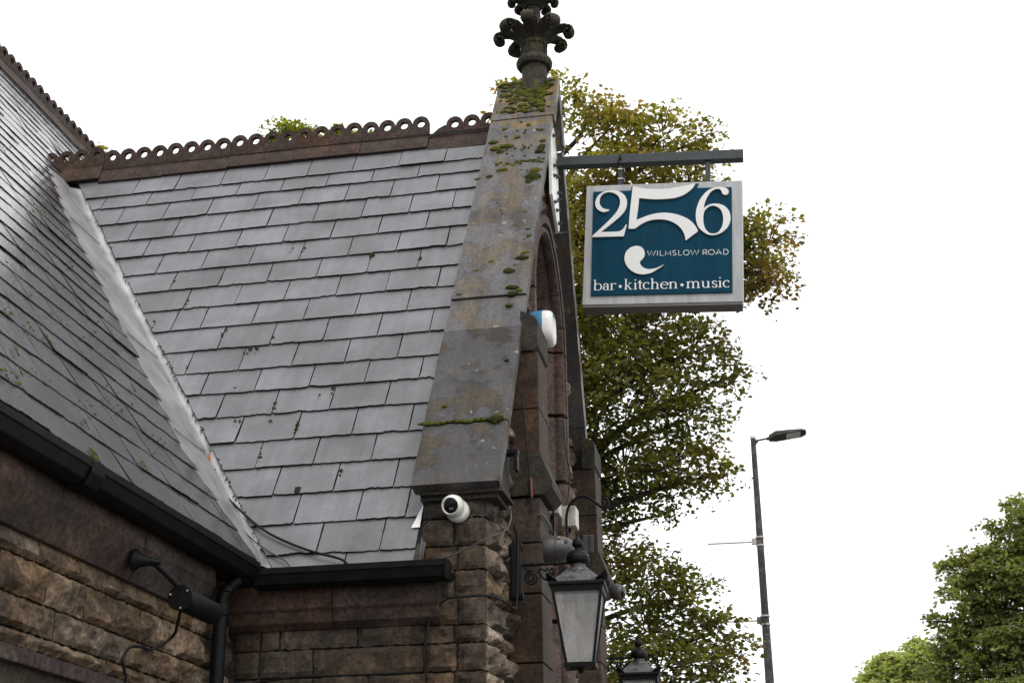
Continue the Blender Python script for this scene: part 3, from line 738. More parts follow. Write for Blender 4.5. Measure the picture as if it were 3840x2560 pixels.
# cornices, gutters and the downpipe
cornice = empty("cornice", lodge, (-2.5, 4, 2.8))
for a, b in ((0.6, 1.7), (1.703, 2.8), (2.803, 3.6), (3.603, 4.42), (4.423, 5.03), (5.036, 5.1), (5.108, 5.83)):
    MB().prism([(-2.56, 2.782), (-2.478, 2.782), (-2.422+random.uniform(-.003, .003), 2.898), (-2.418, 2.908), (-2.42, 2.985), (-2.56, 2.985)], lambda u, v, w: Vector((u, w, v)), a, b).build("cornice_stone", M['cornice'], cornice, bevel=.004)
cornice2 = empty("cornice", lodge, (-2, 6.2, 2.8))
for a, b in ((-2.5, -2.0), (-1.997, -1.503)):
    MB().prism([(6.27, 2.772), (6.235, 2.772), (6.2, 2.8), (6.185, 2.845), (6.172, 2.86), (6.17, 2.966), (6.27, 2.966)], lambda u, v, w: Vector((w, u, v)), a, b).build("cornice_stone", M['cornice'], cornice2, bevel=.003)
def gutter_prof(front, back, top, bot):
    d = back-front
    return [(front, top), (front+.018*(1 if d > 0 else -1), top), (front+.018*(1 if d > 0 else -1), top-.02), (front+.2*d, bot+.035), (front+.45*d, bot+.012), (back-.1*d, bot+.01), (back-.06*d, top-.01), (back, top-.01), (back, bot), (front+.5*d, bot-.004), (front+.2*d, bot+.012), (front+.05*d, bot+.055), (front, top-.03)]
gm1 = MB().prism(gutter_prof(-2.31, -2.415, 3.058, 2.972), lambda u, v, w: Vector((u, w, v)), 0.6, 6.075).build("gutter", M['black_matt'], lodge, bevel=.003)
MB().prism([(-2.307, 3.05), (-2.307, 3.01), (-2.33, 2.966), (-2.41, 2.962), (-2.41, 2.97), (-2.335, 2.972), (-2.314, 3.01), (-2.314, 3.05)], lambda u, v, w: Vector((u, w, v)), 4.4, 4.5).build("gutter_union", M['black_matt'], gm1, bevel=.002)
MB().box((-2.5, 0.6, 2.987), (-2.417, 6.1, 3.05)).build("fascia", M['black_matt'], gm1)
gm2 = MB().prism(gutter_prof(6.075, 6.165, 3.032, 2.946), lambda u, v, w: Vector((w, u, v)), -2.345, -1.452).build("gutter", M['black_matt'], lodge, bevel=.003)
MB().box((-1.4505, 6.073, 2.944), (-1.44, 6.168, 3.034)).build("gutter_end", M['black_matt'], gm2, bevel=.002)
MB().box((-2.4, 6.168, 2.968), (-1.45, 6.27, 3.0)).build("fascia", M['black_matt'], gm2)
pipe = MB().tube([(-2.425, 5.92, 0.0), (-2.425, 5.92, 2.84)], .031, 18).build("downpipe", M['black'], lodge, smooth=40)
MB().lathe([(.031, 2.79), (.038, 2.795), (.04, 2.83), (.038, 2.845), (.031, 2.85)], (-2.425, 5.92, 0), seg=18).build("pipe_collar", M['black'], pipe, smooth=40)
MB().tube(smooth_path([(-2.425, 5.92, 2.84), (-2.42, 5.925, 2.88), (-2.40, 5.945, 2.92), (-2.375, 5.97, 2.96)]), .028, 14).build("swan_neck", M['black'], pipe, smooth=40)
MB().lathe([(.03, 2.895), (.036, 2.9), (.036, 2.92), (.03, 2.926)], (-2.41, 5.935, 0), seg=16).build("pipe_collar", M['black'], pipe, smooth=40)
# lead soaker at the foot of the coping
MB().add([(-1.612, 6.13, 3.035), (-1.585, 6.14, 3.035), (-1.6, 6.24, 3.2), (-1.604, 6.235, 3.2)], [(0,1,2,3)]).build("flashing", M['dark_stone'], lodge)
MB().prism([(-1.65, 3.215), (-1.61, 3.215), (-1.61, 3.345)], lambda u, v, w: tp(u, v, .014+w), 0, .003).build("flashing", M['plate_white'], lodge)

# moss
def clump_mesh(seed, flat=.62):
    bm = bmesh.new(); bmesh.ops.create_icosphere(bm, subdivisions=2, radius=1)
    off = Vector((seed*7.3, seed*3.1, seed*1.7))
    for v in bm.verts:
        n = noise.fractal(v.co*1.6+off, .8, 2.2, 4); v.co *= 1+.35*n; v.co.z *= flat
    me = bpy.data.meshes.new("moss_clump"); bm.to_mesh(me); bm.free()
    me.polygons.foreach_set('use_smooth', [True]*len(me.polygons)); return me
CM = [clump_mesh(i) for i in range(4)]
for k, m_ in zip(range(4), ('moss', 'moss', 'moss_green', 'moss_dark')): CM[k].materials.append(M[m_])
RT = Matrix((( 1, 0, 0), (0, TT.y, TN.y), (0, TT.z, TN.z))).to_4x4()
RMn = Matrix(((0, MT.x, MN.x), (1, 0, 0), (0, MT.z, MN.z))).to_4x4()
def clump(p, r, asp, parent, rot, k=None, hgt=.7):
    o = bpy.data.objects.new("moss_clump", CM[random.randrange(4) if k is None else k]); COL.objects.link(o)
    o.parent = parent; 
    mw = Matrix.Translation(p) @ rot @ Matrix.Rotation(random.uniform(-.3, .3), 4, 'Z') @ Matrix.Diagonal((r, r*asp, r*hgt, 1))
    if parent.type == 'EMPTY': o.matrix_parent_inverse = Matrix.Translation(-parent.location)
    o.matrix_basis = mw; return o
MOSS = [(-1.303, 6.94, 4.787, 0.031, 0.79), (-1.239, 6.994, 4.884, 0.035, 0.44), (-1.409, 6.991, 4.878, 0.018, 0.75), (-1.483, 6.957, 4.817, 0.018, 0.62), (-1.273, 6.865, 4.654, 0.035, 0.44), (-1.235, 6.851, 4.629, 0.022, 0.6), (-1.266, 6.84, 4.61, 0.026, 0.67), (-1.218, 7.099, 5.068, 0.018, 0.75), (-1.228, 7.131, 5.125, 0.015, 0.57), (-1.254, 7.218, 5.28, 0.013, 0.83), (-1.563, 6.857, 4.639, 0.018, 0.5), (-1.278, 6.795, 4.529, 0.018, 0.75), (-1.25, 6.571, 4.132, 0.011, 0.8), (-1.531, 6.417, 3.859, 0.013, 0.67), (-1.266, 6.357, 3.753, 0.031, 0.71), (-1.494, 7.577, 5.916, 0.031, 0.71), (-1.427, 7.583, 5.927, 0.04, 0.44), (-1.464, 7.488, 5.759, 0.018, 0.62), (-1.505, 7.421, 5.639, 0.022, 0.8), (-1.43, 7.449, 5.69, 0.035, 0.31), (-1.237, 7.397, 5.597, 0.044, 0.8), (-1.228, 7.431, 5.658, 0.031, 0.71), (-1.21, 7.56, 5.887, 0.02, 1.4), (-1.205, 7.598, 5.953, 0.018, 0.75), (-1.367, 7.632, 6.014, 0.018, 0.75), (-1.308, 7.698, 6.131, 0.015, 0.57), (-1.521, 7.617, 5.987, 0.026, 0.67), (-1.463, 7.557, 5.88, 0.022, 0.6), (-1.26, 7.376, 5.559, 0.022, 1.2), (-1.217, 7.538, 5.847, 0.026, 0.67), (-1.571, 7.415, 5.629, 0.02, 0.56), (-1.271, 6.967, 4.835, 0.013, 0.83), (-1.459, 7.687, 6.112, 0.015, 0.71), (-1.22, 7.664, 6.07, 0.013, 0.83), (-1.276, 7.072, 5.021, 0.009, 0.75), (-1.439, 6.896, 4.708, 0.011, 0.6), (-1.23, 7.018, 4.925, 0.022, 0.5)]
for x, y, z, r, a in MOSS:
    P = Vector((x, y, z))
    P = P+TN*.01
    clump(P, r*1.15, max(.5, a), coping, RT, hgt=.62)
    for _ in range(3 if r > .02 else 1):
        q = random.uniform(.7, 1.2)*r; an = random.uniform(0, 6.28)
        clump(P+RT.to_3x3() @ Vector((math.cos(an)*q, math.sin(an)*q*a, 0)), r*random.uniform(.3, .55), .7, coping, RT, hgt=.6)
for _ in range(75):                                 # small cushions scattered over the upper slabs
    z = random.triangular(4.6, 6.2, 6.0); xl, xr = cop_x(z); x = random.triangular(xl+.03, xr-.01, xr-.05)
    clump(tp(x, z-TN.z*H, H+.012), random.uniform(.004, .012), random.uniform(.5, .9), coping, RT, None, .55)
for _ in range(300):                                 # cushions crowding the saddle stone
    z = 6.26+.36*random.random()**.8; x = random.triangular(-1.5, -1.17, -1.28)
    if random.random() < .25: x = random.uniform(-1.53, -1.18)
    clump(tp(x, z-TN.z*H, H+.014), random.uniform(.008, .026), random.uniform(.4, .7), coping, RT, random.choice((0, 1, 1, 2, 3)), .6)
for k in range(46):                                 # green line along the open joint low down
    x = -1.645+.415*(k+random.random())/46
    clump(tp(x, 3.757-TN.z*H+random.uniform(-.006, .006), H+.007), random.uniform(.008, .017), .7, coping, RT, random.choice((0, 2, 2, 3)), .7)
for k in range(40):                                 # moss along a higher joint, on the right
    x = random.triangular(-1.5, -1.17, -1.22); z = 5.755+random.uniform(-.03, .012)
    clump(tp(x, z-TN.z*H, H+.014), random.uniform(.006, .016), .6, coping, RT, None, .6)
mo = MB()
def moss_blob(mb, p, r, rot, asp=1.0, hgt=.6, k=None):
    me = CM[random.randrange(4) if k is None else k]; R3 = rot.to_3x3(); sp = random.uniform(0, 6.28); c, s = math.cos(sp), math.sin(sp)
    mb.add([Vector(p)+R3 @ Vector(((v.co.x*c-v.co.y*s)*r, (v.co.x*s+v.co.y*c)*r*asp, v.co.z*r*hgt)) for v in me.vertices], [tuple(q.vertices) for q in me.polygons])
TM = [(-2.204, 7.351, 5.174, 0.017), (-1.9, 7.307, 5.096, 0.012), (-3.425, 7.312, 5.105, 0.008), (-3.278, 7.207, 4.919, 0.008), (-3.28, 7.191, 4.89, 0.008), (-3.437, 7.121, 4.766, 0.008), (-3.433, 7.093, 4.716, 0.008), (-2.658, 6.999, 4.55, 0.008), (-2.525, 6.724, 4.062, 0.011), (-2.519, 6.702, 4.023, 0.011), (-2.518, 6.657, 3.943, 0.008), (-2.364, 6.633, 3.9, 0.011), (-2.364, 6.617, 3.872, 0.011), (-2.512, 6.521, 3.703, 0.011), (-2.512, 6.506, 3.675, 0.008), (-2.066, 6.455, 3.586, 0.011), (-2.962, 7.053, 4.645, 0.008), (-2.775, 6.96, 4.48, 0.013), (-2.735, 6.957, 4.476, 0.011), (-2.65, 7.422, 5.3, 0.008), (-2.783, 6.798, 4.193, 0.008), (-2.224, 6.767, 4.138, 0.011), (-3.111, 6.897, 4.368, 0.008), (-2.976, 7.029, 4.602, 0.008), (-2.728, 7.426, 5.307, 0.006), (-2.287, 6.745, 4.099, 0.006), (-2.718, 6.666, 3.958, 0.008), (-2.691, 6.664, 3.956, 0.008)]
for x, y, z, r in TM:
    moss_blob(mo, (x, y, z), r, RT, .8)
    for _ in range(3): moss_blob(mo, Vector((x, y, z))+TT*random.uniform(-.05, .03)+Vector((random.uniform(-.012, .006), 0, 0)), r*random.uniform(.3, .6), RT)
for _ in range(120):                                # specks in the slate joints
    zb, js = random.choice(ROWS[2:18]); x = random.choice(js)
    if x < XV(zb)+.05: continue
    moss_blob(mo, tp(x+random.uniform(-.004, .004), zb+random.uniform(-.01, .14), .011), random.uniform(.002, .005), RT)
for k in range(150):                                # debris packed along the slate edge of the valley
    z = random.uniform(3.1, 6.0); moss_blob(mo, tp(XV(z)+random.uniform(-.012, .01), z, .012), random.uniform(.002, .006), RT, 1, .8, 3)
tag(mo.build("moss", M['moss_dark'], porch_roof, smooth=80), kind='stuff')
mo2 = MB()
for _ in range(150):
    i = random.randrange(1, 20); zb = 3.075+i*.147; y = random.uniform(3.4, YV(zb)-.5)
    if zb > 6.0: continue
    for q in range(random.choice((1, 1, 2, 4))): moss_blob(mo2, mp_(y+random.uniform(-.02, .02), zb+random.uniform(-.005, .03)+q*.012, .016), random.uniform(.004, .009), RMn, .7, .7)
for y, z in ((4.2, 3.3), (4.3, 3.42), (4.62, 3.24), (4.1, 3.62), (5.1, 3.22), (4.48, 3.075), (4.5, 3.07), (4.46, 3.07)):
    for q in range(5): moss_blob(mo2, mp_(y+q*.004, z+.01*q, .014), random.uniform(.004, .009), RMn, .7, .7, 2)
tag(mo2.build("moss", M['moss'], main_roof, smooth=80), kind='stuff')
val_moss = MB()
for q in range(6): moss_blob(val_moss, tp(XV(3.62)-.06+random.uniform(-.01, .01), 3.62+random.uniform(-.01, .01), .02), random.uniform(.008, .016), RT, 1, .8)
tag(val_moss.build("moss", M['moss_green'], valley, smooth=80), kind='stuff')
tag(MB().add([tp(XV(3.66)-.07, 3.665, .03), tp(XV(3.66)-.05, 3.68, .035), tp(XV(3.66)-.062, 3.72, .045), tp(XV(3.66)-.08, 3.69, .035)], [(0,1,2,3)]).build("fallen_leaf", M['leaf_orange']),
    "orange dead leaf lying in the lead roof valley beside green moss", "leaf")
ck = MB(); ck.prism([(0, 0), (.028, 0), (.028, .034), (0, .034)], lambda u, v, w: tp(-2.277+u, 3.458+v, .016+w), 0, .003).build("slate_clip", M['black'], porch_roof)

# ------------------------------------------------------------------ hanging sign
N2 = [(-0.3378, 0.2286), (-0.3587, 0.2315), (-0.376, 0.2376), (-0.3885, 0.248), (-0.3975, 0.2633), (-0.403, 0.2825), (-0.4024, 0.3042), (-0.3968, 0.3216), (-0.3838, 0.3388), (-0.3669, 0.3476), (-0.3449, 0.3522), (-0.3227, 0.3478), (-0.3029, 0.3383), (-0.2853, 0.3226), (-0.275, 0.3019), (-0.2721, 0.2801), (-0.2739, 0.2559), (-0.2807, 0.2345), (-0.2922, 0.2107), (-0.3134, 0.1819), (-0.337, 0.1546), (-0.3677, 0.1222), (-0.4008, 0.0885), (-0.4398, 0.0485), (-0.4395, 0.0397), (-0.2431, 0.0385), (-0.2257, 0.1198), (-0.2317, 0.1187), (-0.2386, 0.1043), (-0.248, 0.09), (-0.2622, 0.0785), (-0.2766, 0.0736), (-0.3105, 0.0721), (-0.3918, 0.0727), (-0.3597, 0.0978), (-0.3265, 0.1261), (-0.2885, 0.1595), (-0.2601, 0.188), (-0.2389, 0.2195), (-0.2298, 0.2461), (-0.2275, 0.273), (-0.231, 0.2975), (-0.2413, 0.3209), (-0.2564, 0.3378), (-0.2763, 0.3522), (-0.2986, 0.3607), (-0.3231, 0.3636), (-0.3452, 0.3631), (-0.3721, 0.3574), (-0.3939, 0.346), (-0.413, 0.3291), (-0.4246, 0.3077), (-0.43, 0.2835), (-0.4281, 0.2617), (-0.4214, 0.2425), (-0.41, 0.2299), (-0.395, 0.2186), (-0.3777, 0.2125), (-0.3606, 0.214), (-0.3461, 0.2194)]
N5 = [(-0.1934, 0.3882), (-0.1468, 0.3747), (-0.0947, 0.3653), (-0.0299, 0.3612), (0.0346, 0.3629), (0.0989, 0.3719), (0.1502, 0.3799), (0.1976, 0.3889), (0.2002, 0.3864), (0.1888, 0.3653), (0.1735, 0.3472), (0.1506, 0.328), (0.12, 0.3091), (0.0817, 0.2963), (0.0483, 0.2918), (-0.0031, 0.2895), (-0.0546, 0.2901), (-0.1064, 0.2959), (-0.1511, 0.3025), (-0.1568, 0.228), (-0.165, 0.1488), (-0.1297, 0.164), (-0.0914, 0.1783), (-0.053, 0.1883), (-0.0145, 0.1932), (0.0239, 0.1921), (0.0624, 0.1855), (0.1009, 0.1742), (0.1393, 0.1557), (0.1699, 0.1348), (0.193, 0.11), (0.2083, 0.0869), (0.2206, 0.0589), (0.1444, -0.0036), (0.1378, 0.033), (0.1248, 0.0644), (0.1093, 0.0875), (0.0888, 0.108), (0.0631, 0.1259), (0.0374, 0.1381), (0.0118, 0.1447), (-0.0216, 0.1487), (-0.06, 0.1473), (-0.0907, 0.1398), (-0.1213, 0.1267), (-0.1467, 0.1106), (-0.1759, 0.0894), (-0.2137, 0.0907), (-0.208, 0.2012)]
N6 = [(0.3644, 0.3323), (0.3555, 0.3427), (0.3454, 0.3474), (0.3301, 0.3466), (0.3123, 0.3387), (0.2945, 0.3223), (0.2793, 0.2985), (0.2667, 0.269), (0.2591, 0.2408), (0.2554, 0.2139), (0.2668, 0.2249), (0.2846, 0.2364), (0.3048, 0.2433), (0.3302, 0.2447), (0.3555, 0.24), (0.3808, 0.2277), (0.401, 0.2085), (0.4135, 0.1854), (0.4202, 0.1583), (0.4197, 0.1302), (0.4133, 0.1023), (0.4007, 0.0775), (0.3831, 0.0585), (0.363, 0.0424), (0.3379, 0.032), (0.3103, 0.0279), (0.2851, 0.0324), (0.2624, 0.0458), (0.2396, 0.0662), (0.2231, 0.0864), (0.2128, 0.1122), (0.2068, 0.1434), (0.2061, 0.1775), (0.2097, 0.2114), (0.2184, 0.2424), (0.231, 0.2761), (0.2487, 0.304), (0.269, 0.3276), (0.2919, 0.3453), (0.3148, 0.3553), (0.3403, 0.36), (0.3657, 0.3595), (0.3886, 0.3528), (0.4038, 0.3422), (0.4101, 0.3276), (0.4075, 0.3134), (0.3986, 0.3052), (0.386, 0.3037), (0.3746, 0.3091), (0.3682, 0.3193)]
N6H = [(0.3099, 0.2309), (0.3302, 0.2267), (0.3505, 0.2132), (0.3656, 0.1914), (0.3732, 0.1657), (0.3757, 0.1374), (0.3731, 0.1065), (0.3655, 0.0787), (0.3505, 0.054), (0.3354, 0.0419), (0.3128, 0.0379), (0.2926, 0.0433), (0.2749, 0.0594), (0.2622, 0.0823), (0.2551, 0.1107), (0.2524, 0.1418), (0.2543, 0.1757), (0.2606, 0.1967), (0.2745, 0.2147), (0.2909, 0.2268)]
SWOOSH = [(-0.1578, -0.0296), (-0.1329, -0.0372), (-0.1161, -0.0558), (-0.109, -0.0808), (-0.1131, -0.1055), (-0.1251, -0.1231), (-0.1371, -0.1362), (-0.1368, -0.1496), (-0.1283, -0.1656), (-0.1137, -0.1794), (-0.089, -0.189), (-0.0604, -0.1898), (-0.0279, -0.1818), (-0.0077, -0.1713), (0.0117, -0.1607), (-0.0076, -0.178), (-0.0359, -0.1972), (-0.0682, -0.2164), (-0.1007, -0.2235), (-0.1292, -0.2236), (-0.1621, -0.2151), (-0.1954, -0.1927), (-0.2208, -0.1607), (-0.234, -0.1243), (-0.2328, -0.0883), (-0.221, -0.0616), (-0.2008, -0.0418), (-0.1804, -0.0321)]
PANEL = [(-0.4473, 0.3645), (-0.2045, 0.3642), (-0.2015, 0.3963), (-0.1469, 0.3805), (-0.0948, 0.3711), (-0.03, 0.3679), (0.0345, 0.3696), (0.0988, 0.3782), (0.163, 0.3894), (0.2219, 0.3985), (0.208, 0.3654), (0.4279, 0.3627), (0.4308, -0.3529), (-0.4397, -0.3547)]
sc = Vector((-0.54, 8.08, 5.429))
Msign = Matrix.Translation(sc) @ Matrix.Rotation(0.008, 4, 'Z') @ Matrix.Rotation(0.065, 4, 'Y')
SU, SV, SN = Msign.col[0].to_3d(), Msign.col[2].to_3d(), -Msign.col[1].to_3d()     # right, up, towards the street corner
def S(u, v, w=0.0): return sc + SU*u + SV*v + SN*w
sign = tag(empty("hanging_sign", loc=(-1.2, 8.08, 5.43)), "teal and white hanging pub sign reading 256 Wilmslow Road on a grey steel arm", "sign")
S_frame = Matrix((( SU.x, SV.x, SN.x, sc.x), (SU.y, SV.y, SN.y, sc.y), (SU.z, SV.z, SN.z, sc.z), (0, 0, 0, 1)))
def flat(name, splines, depth, w, mat, bev=0.0):
    me = curve_mesh(name, splines, depth); me.transform(S_frame @ Matrix.Translation((0, 0, w)))
    return link(name, me, M[mat], sign, bev)
MB().prism([(-.494, -.413), (.494, -.413), (.494, .414), (-.494, .414)], lambda u, v, w: S(u, v, w), -.13, -.006).build("sign_box", M['sign_frame'], sign, bevel=.004)
MB().prism([(-.49, -.43), (.49, -.43), (.49, -.4135), (-.49, -.4135)], lambda u, v, w: S(u, v, w), -.126, -.01).build("drip_rail", M['sign_under'], sign, bevel=.002)
flat("panel", [PANEL], .011, -.0055, 'sign_blue', .0008)
flat("numeral", [smooth2(N2, 3, sharp_corners(N2))], .013, .0058, 'sign_white', .0012)
flat("numeral", [smooth2(N5, 3, sharp_corners(N5))], .013, .0058, 'sign_white', .0012)
flat("numeral", [smooth2(N6, 3, sharp_corners(N6, 70)), smooth2(N6H, 3)], .013, .0058, 'sign_white', .0012)
flat("swoosh", [smooth2(SWOOSH, 3, sharp_corners(SWOOSH, 70))], .011, .0058, 'sign_white', .0012)
# lettering drawn with a broad nib: thick downstrokes, thin hairlines
class Nib:
    def __init__(s): s.mb = MB(); s.k = 0
    def stroke(s, pts, thick, thin, fr, mono=False):
        pts = [Vector(p) for p in pts]; L = []; Rr = []; s.k += 1; w = .0016 + (s.k % 40)*.00002
        for i, p in enumerate(pts):
            t = pts[min(i+1, len(pts)-1)]-pts[max(i-1, 0)]
            if t.length < 1e-6: t = Vector((1, 0))
            t.normalize(); n = Vector((-t.y, t.x))
            wd = thick if mono else thin+(thick-thin)*abs(t.y)**1.4
            L.append(p+n*wd/2); Rr.append(p-n*wd/2)
        vs = []; m = len(pts)
        for z in (w+.0056, .0056-.001):
            vs += [S(*fr(q), z) for q in L]+[S(*fr(q), z) for q in Rr]
        fs = []
        for i in range(m-1):
            fs += [(i, i+1, m+i+1, m+i), (2*m+i, 3*m+i, 3*m+i+1, 2*m+i+1), (i, 2*m+i, 2*m+i+1, i+1), (m+i, m+i+1, 3*m+i+1, 3*m+i)]
        fs += [(0, m, 3*m, 2*m), (m-1, 3*m-1, 4*m-1, 2*m-1)]
        s.mb.add(vs, fs)
    def dot(s, c, r, fr):
        s.k += 1; n = 16; q = [Vector((c[0]+r[0]*math.cos(t), c[1]+r[1]*math.sin(t))) for t in [2*math.pi*i/n for i in range(n)]]
        w = .0016+(s.k % 40)*.00002
        s.mb.add([S(*fr(p), .0056+w) for p in q]+[S(*fr(p), .0046) for p in q], [tuple(range(n))]+[(i, n+i, n+(i+1) % n, (i+1) % n) for i in range(n)])
def arc(cx, cy, rx, ry, a0, a1, n=16): return [(cx+rx*math.cos(R(a0+(a1-a0)*i/n)), cy+ry*math.sin(R(a0+(a1-a0)*i/n))) for i in range(n+1)]
SER = {   # letter: strokes ('S' stroke, 'H' hairline serif, 'D' dot) in a box: x 0..w, x-height 1
 'b': (1.0, [('S', [(.17, 0), (.17, 1.6)]), ('H', [(-.02, 1.56), (.2, 1.58)]), ('S', arc(.52, .5, .4, .5, 155, -150)), ('H', [(.12, -.05), (.2, .12)])]),
 'a': (.8, [('S', arc(.34, .66, .27, .33, 165, 0, 10)+[(.61, .2)]+arc(.72, .16, .11, .15, 180, 290, 6)), ('S', [(.6, .6)]+arc(.34, .28, .3, .27, 75, 330, 14)), ('D', (.1, .72), (.07, .07))]),
 'r': (.85, [('S', [(.25, 0), (.25, .98)]), ('H', [(.02, .02), (.5, .02)]), ('H', [(.03, .92), (.27, .97)]), ('H', arc(.6, .62, .34, .36, 175, 75, 8)), ('D', (.73, .9), (.09, .09))]),
 'k': (1.05, [('S', [(.2, 0), (.2, 1.6)]), ('H', [(.0, 1.56), (.22, 1.58)]), ('H', [(.02, .02), (.4, .02)]), ('H', [(.25, .42), (.78, .96)]), ('H', [(.58, .97), (.98, .97)]), ('S', [(.42, .58), (.86, .02)]), ('H', [(.66, .02), (1.05, .02)])]),
 'i': (.5, [('S', [(.25, 0), (.25, .98)]), ('H', [(.02, .02), (.48, .02)]), ('H', [(.03, .92), (.27, .97)]), ('D', (.23, 1.42), (.105, .105))]),
 't': (.62, [('S', [(.26, 1.32), (.26, .25)]+arc(.42, .22, .16, .2, 180, 300, 8)), ('H', [(.02, .96), (.58, .96)]), ('H', [(.05, .98), (.27, 1.34)])]),
 'c': (.85, [('S', arc(.48, .5, .4, .5, 60, 310, 20)), ('D', (.68, .84), (.1, .1))]),
 'h': (1.15, [('S', [(.22, 0), (.22, 1.6)]), ('H', [(.0, 1.56), (.24, 1.58)]), ('H', [(.02, .02), (.44, .02)]), ('S', arc(.55, .68, .32, .3, 165, 0, 10)+[(.87, 0)]), ('H', [(.66, .02), (1.1, .02)])]),
 'e': (.9, [('S', arc(.48, .5, .4, .5, 8, 320, 22)), ('H', [(.1, .56), (.86, .56)])]),
 'n': (1.15, [('S', [(.22, 0), (.22, .98)]), ('H', [(.0, .92), (.24, .97)]), ('H', [(.02, .02), (.44, .02)]), ('S', arc(.55, .68, .32, .3, 165, 0, 10)+[(.87, 0)]), ('H', [(.66, .02), (1.1, .02)])]),
 'm': (1.75, [('S', [(.22, 0), (.22, .98)]), ('H', [(.0, .92), (.24, .97)]), ('H', [(.02, .02), (.44, .02)]), ('S', arc(.54, .68, .31, .3, 165, 0, 10)+[(.85, 0)]), ('H', [(.66, .02), (1.06, .02)]), ('S', arc(1.17, .68, .31, .3, 165, 0, 10)+[(1.48, 0)]), ('H', [(1.28, .02), (1.7, .02)])]),
 'u': (1.15, [('S', [(.22, .97), (.22, .35)]+arc(.53, .33, .31, .3, 180, 350, 12)), ('S', [(.86, .97), (.86, .02)]), ('H', [(.02, .95), (.24, .96)]), ('H', [(.66, .95), (.88, .96)]), ('H', [(.84, .03), (1.08, .05)])]),
 's': (.72, [('S', arc(.36, .74, .25, .25, 40, 200, 10)+[(.3, .55), (.5, .42)]+arc(.36, .25, .27, .25, 30, -150, 10)), ('H', [(.6, .72), (.6, .95)]), ('H', [(.1, .05), (.1, .3)])]),
}
nb = Nib(); px = .000405
for ch, a, b in (('b', 105, 237), ('a', 255, 348), ('r', 352, 462), ('k', 580, 702), ('i', 722, 776), ('t', 785, 866), ('c', 862, 972), ('h', 980, 1120), ('e', 1128, 1250), ('n', 1258, 1398), ('m', 1522, 1738), ('u', 1748, 1892), ('s', 1905, 1992), ('i', 2002, 2062), ('c', 2070, 2182)):
    w, sts = SER[ch]; u0 = -.4243+(a-105)*px; kx = (b-a)*px/w; ky = .0445; v0 = -.3205
    fr = lambda q, u0=u0, kx=kx, ky=ky, v0=v0: (u0+q.x*kx, v0+q.y*ky)
    for st in sts:
        if st[0] == 'D': nb.dot(st[1], (st[2][0]*ky/kx*1.0, st[2][1]), fr)
        elif st[0] == 'S': nb.stroke(st[1], .2*(.0445/kx if ch not in 'mn' else .0445/kx), .075, fr)
        else: nb.stroke(st[1], .075, .075, fr, True)
for c in (517, 1458): nb.dot((0, 0), (.0095, .0095), lambda q, c=c: (-.4243+(c-105)*px+q.x, -.2985+q.y))
nb.mb.build("menu_lettering", M['sign_white'], sign)
SANS = {'W': [[(0, 1), (.25, 0), (.5, 1), (.75, 0), (1, 1)]], 'I': [[(.5, 0), (.5, 1)]], 'L': [[(.08, 1), (.08, 0), (1, 0)]], 'M': [[(0, 0), (.06, 1), (.5, .2), (.94, 1), (1, 0)]],
        'S': [arc(.5, .75, .42, .25, 35, 250, 10)+[(.6, .48)]+arc(.5, .25, .44, .25, 60, -150, 10)], 'O': [arc(.5, .5, .5, .5, 0, 360, 26)],
        'R': [[(.06, 0), (.06, 1), (.5, 1)]+arc(.55, .71, .42, .29, 90, -90, 10)+[(.06, .42)], [(.5, .42), (1, 0)]], 'A': [[(0, 0), (.5, 1), (1, 0)], [(.2, .3), (.8, .3)]],
        'D': [[(.06, 0), (.06, 1), (.4, 1)]+arc(.45, .5, .52, .5, 90, -90, 14)+[(.06, 0), (.06, .05)]]}
nb2 = Nib()
for ch, a, b in (('W', 925, 1048), ('I', 1060, 1096), ('L', 1115, 1172), ('M', 1200, 1282), ('S', 1308, 1368), ('L', 1400, 1453), ('O', 1475, 1563), ('W', 1585, 1708), ('R', 1768, 1833), ('O', 1853, 1945), ('A', 1965, 2052), ('D', 2080, 2155)):
    u0 = -.0928+(a-925)*.000406; kx = (b-a)*.000406; v0 = -.0957-.0045*(a-925)/1230
    for st in SANS[ch]:
        fr = lambda q: (q.x, q.y)
        nb2.stroke([(u0+x*kx, v0+y*.0335) for x, y in st], .0036, .0036, fr, True)
nb2.mb.build("street_lettering", M['sign_white'], sign)
# arm, hangers, wall plate with bolts, power lead
def sbar(u0, u1, v0, v1, w0, w1): return MB().prism([(u0, v0), (u1, v0), (u1, v1), (u0, v1)], lambda u, v, w: S(u, v, w), w0, w1)
sbar(-.70, .50, .585, .652, -.10, -.035).build("arm", M['steel_grey'], sign, bevel=.004)
for a in (-.296, .26): sbar(a, a+.032, .41, .588, -.085, -.052).build("hanger", M['steel_grey'], sign, bevel=.003)
plate = MB().prism([(7.93, 6.26), (8.20, 6.36), (8.20, 5.64), (8.165, 5.60), (7.93, 5.76)], lambda u, v, w: Vector((w, u, v)), -1.225, -1.205).build("wall_plate", M['plate_white'], sign, bevel=.002)
for y, z in ((8.0, 6.22), (8.14, 6.27), (8.0, 6.0), (8.1, 5.97), (8.0, 5.93), (8.15, 5.88), (8.15, 5.83), (8.0, 5.74), (8.08, 5.72), (8.15, 5.66)):
    MB().lathe([(.013, 0), (.013, .01), (.007, .011), (.007, .026), (.0, .027)], (-1.205, y, z), (1, 0, 0), 6).build("bolt", M['steel_grey'], plate)
MB().tube(smooth_path([(-1.2, 8.14, 6.27), (-1.17, 8.12, 6.29), (-1.16, 8.09, 6.2), S(-.62, .66, -.03)+Vector((0, 0, .005))]), .006, 6).build("power_lead", M['cable'], sign, smooth=60)
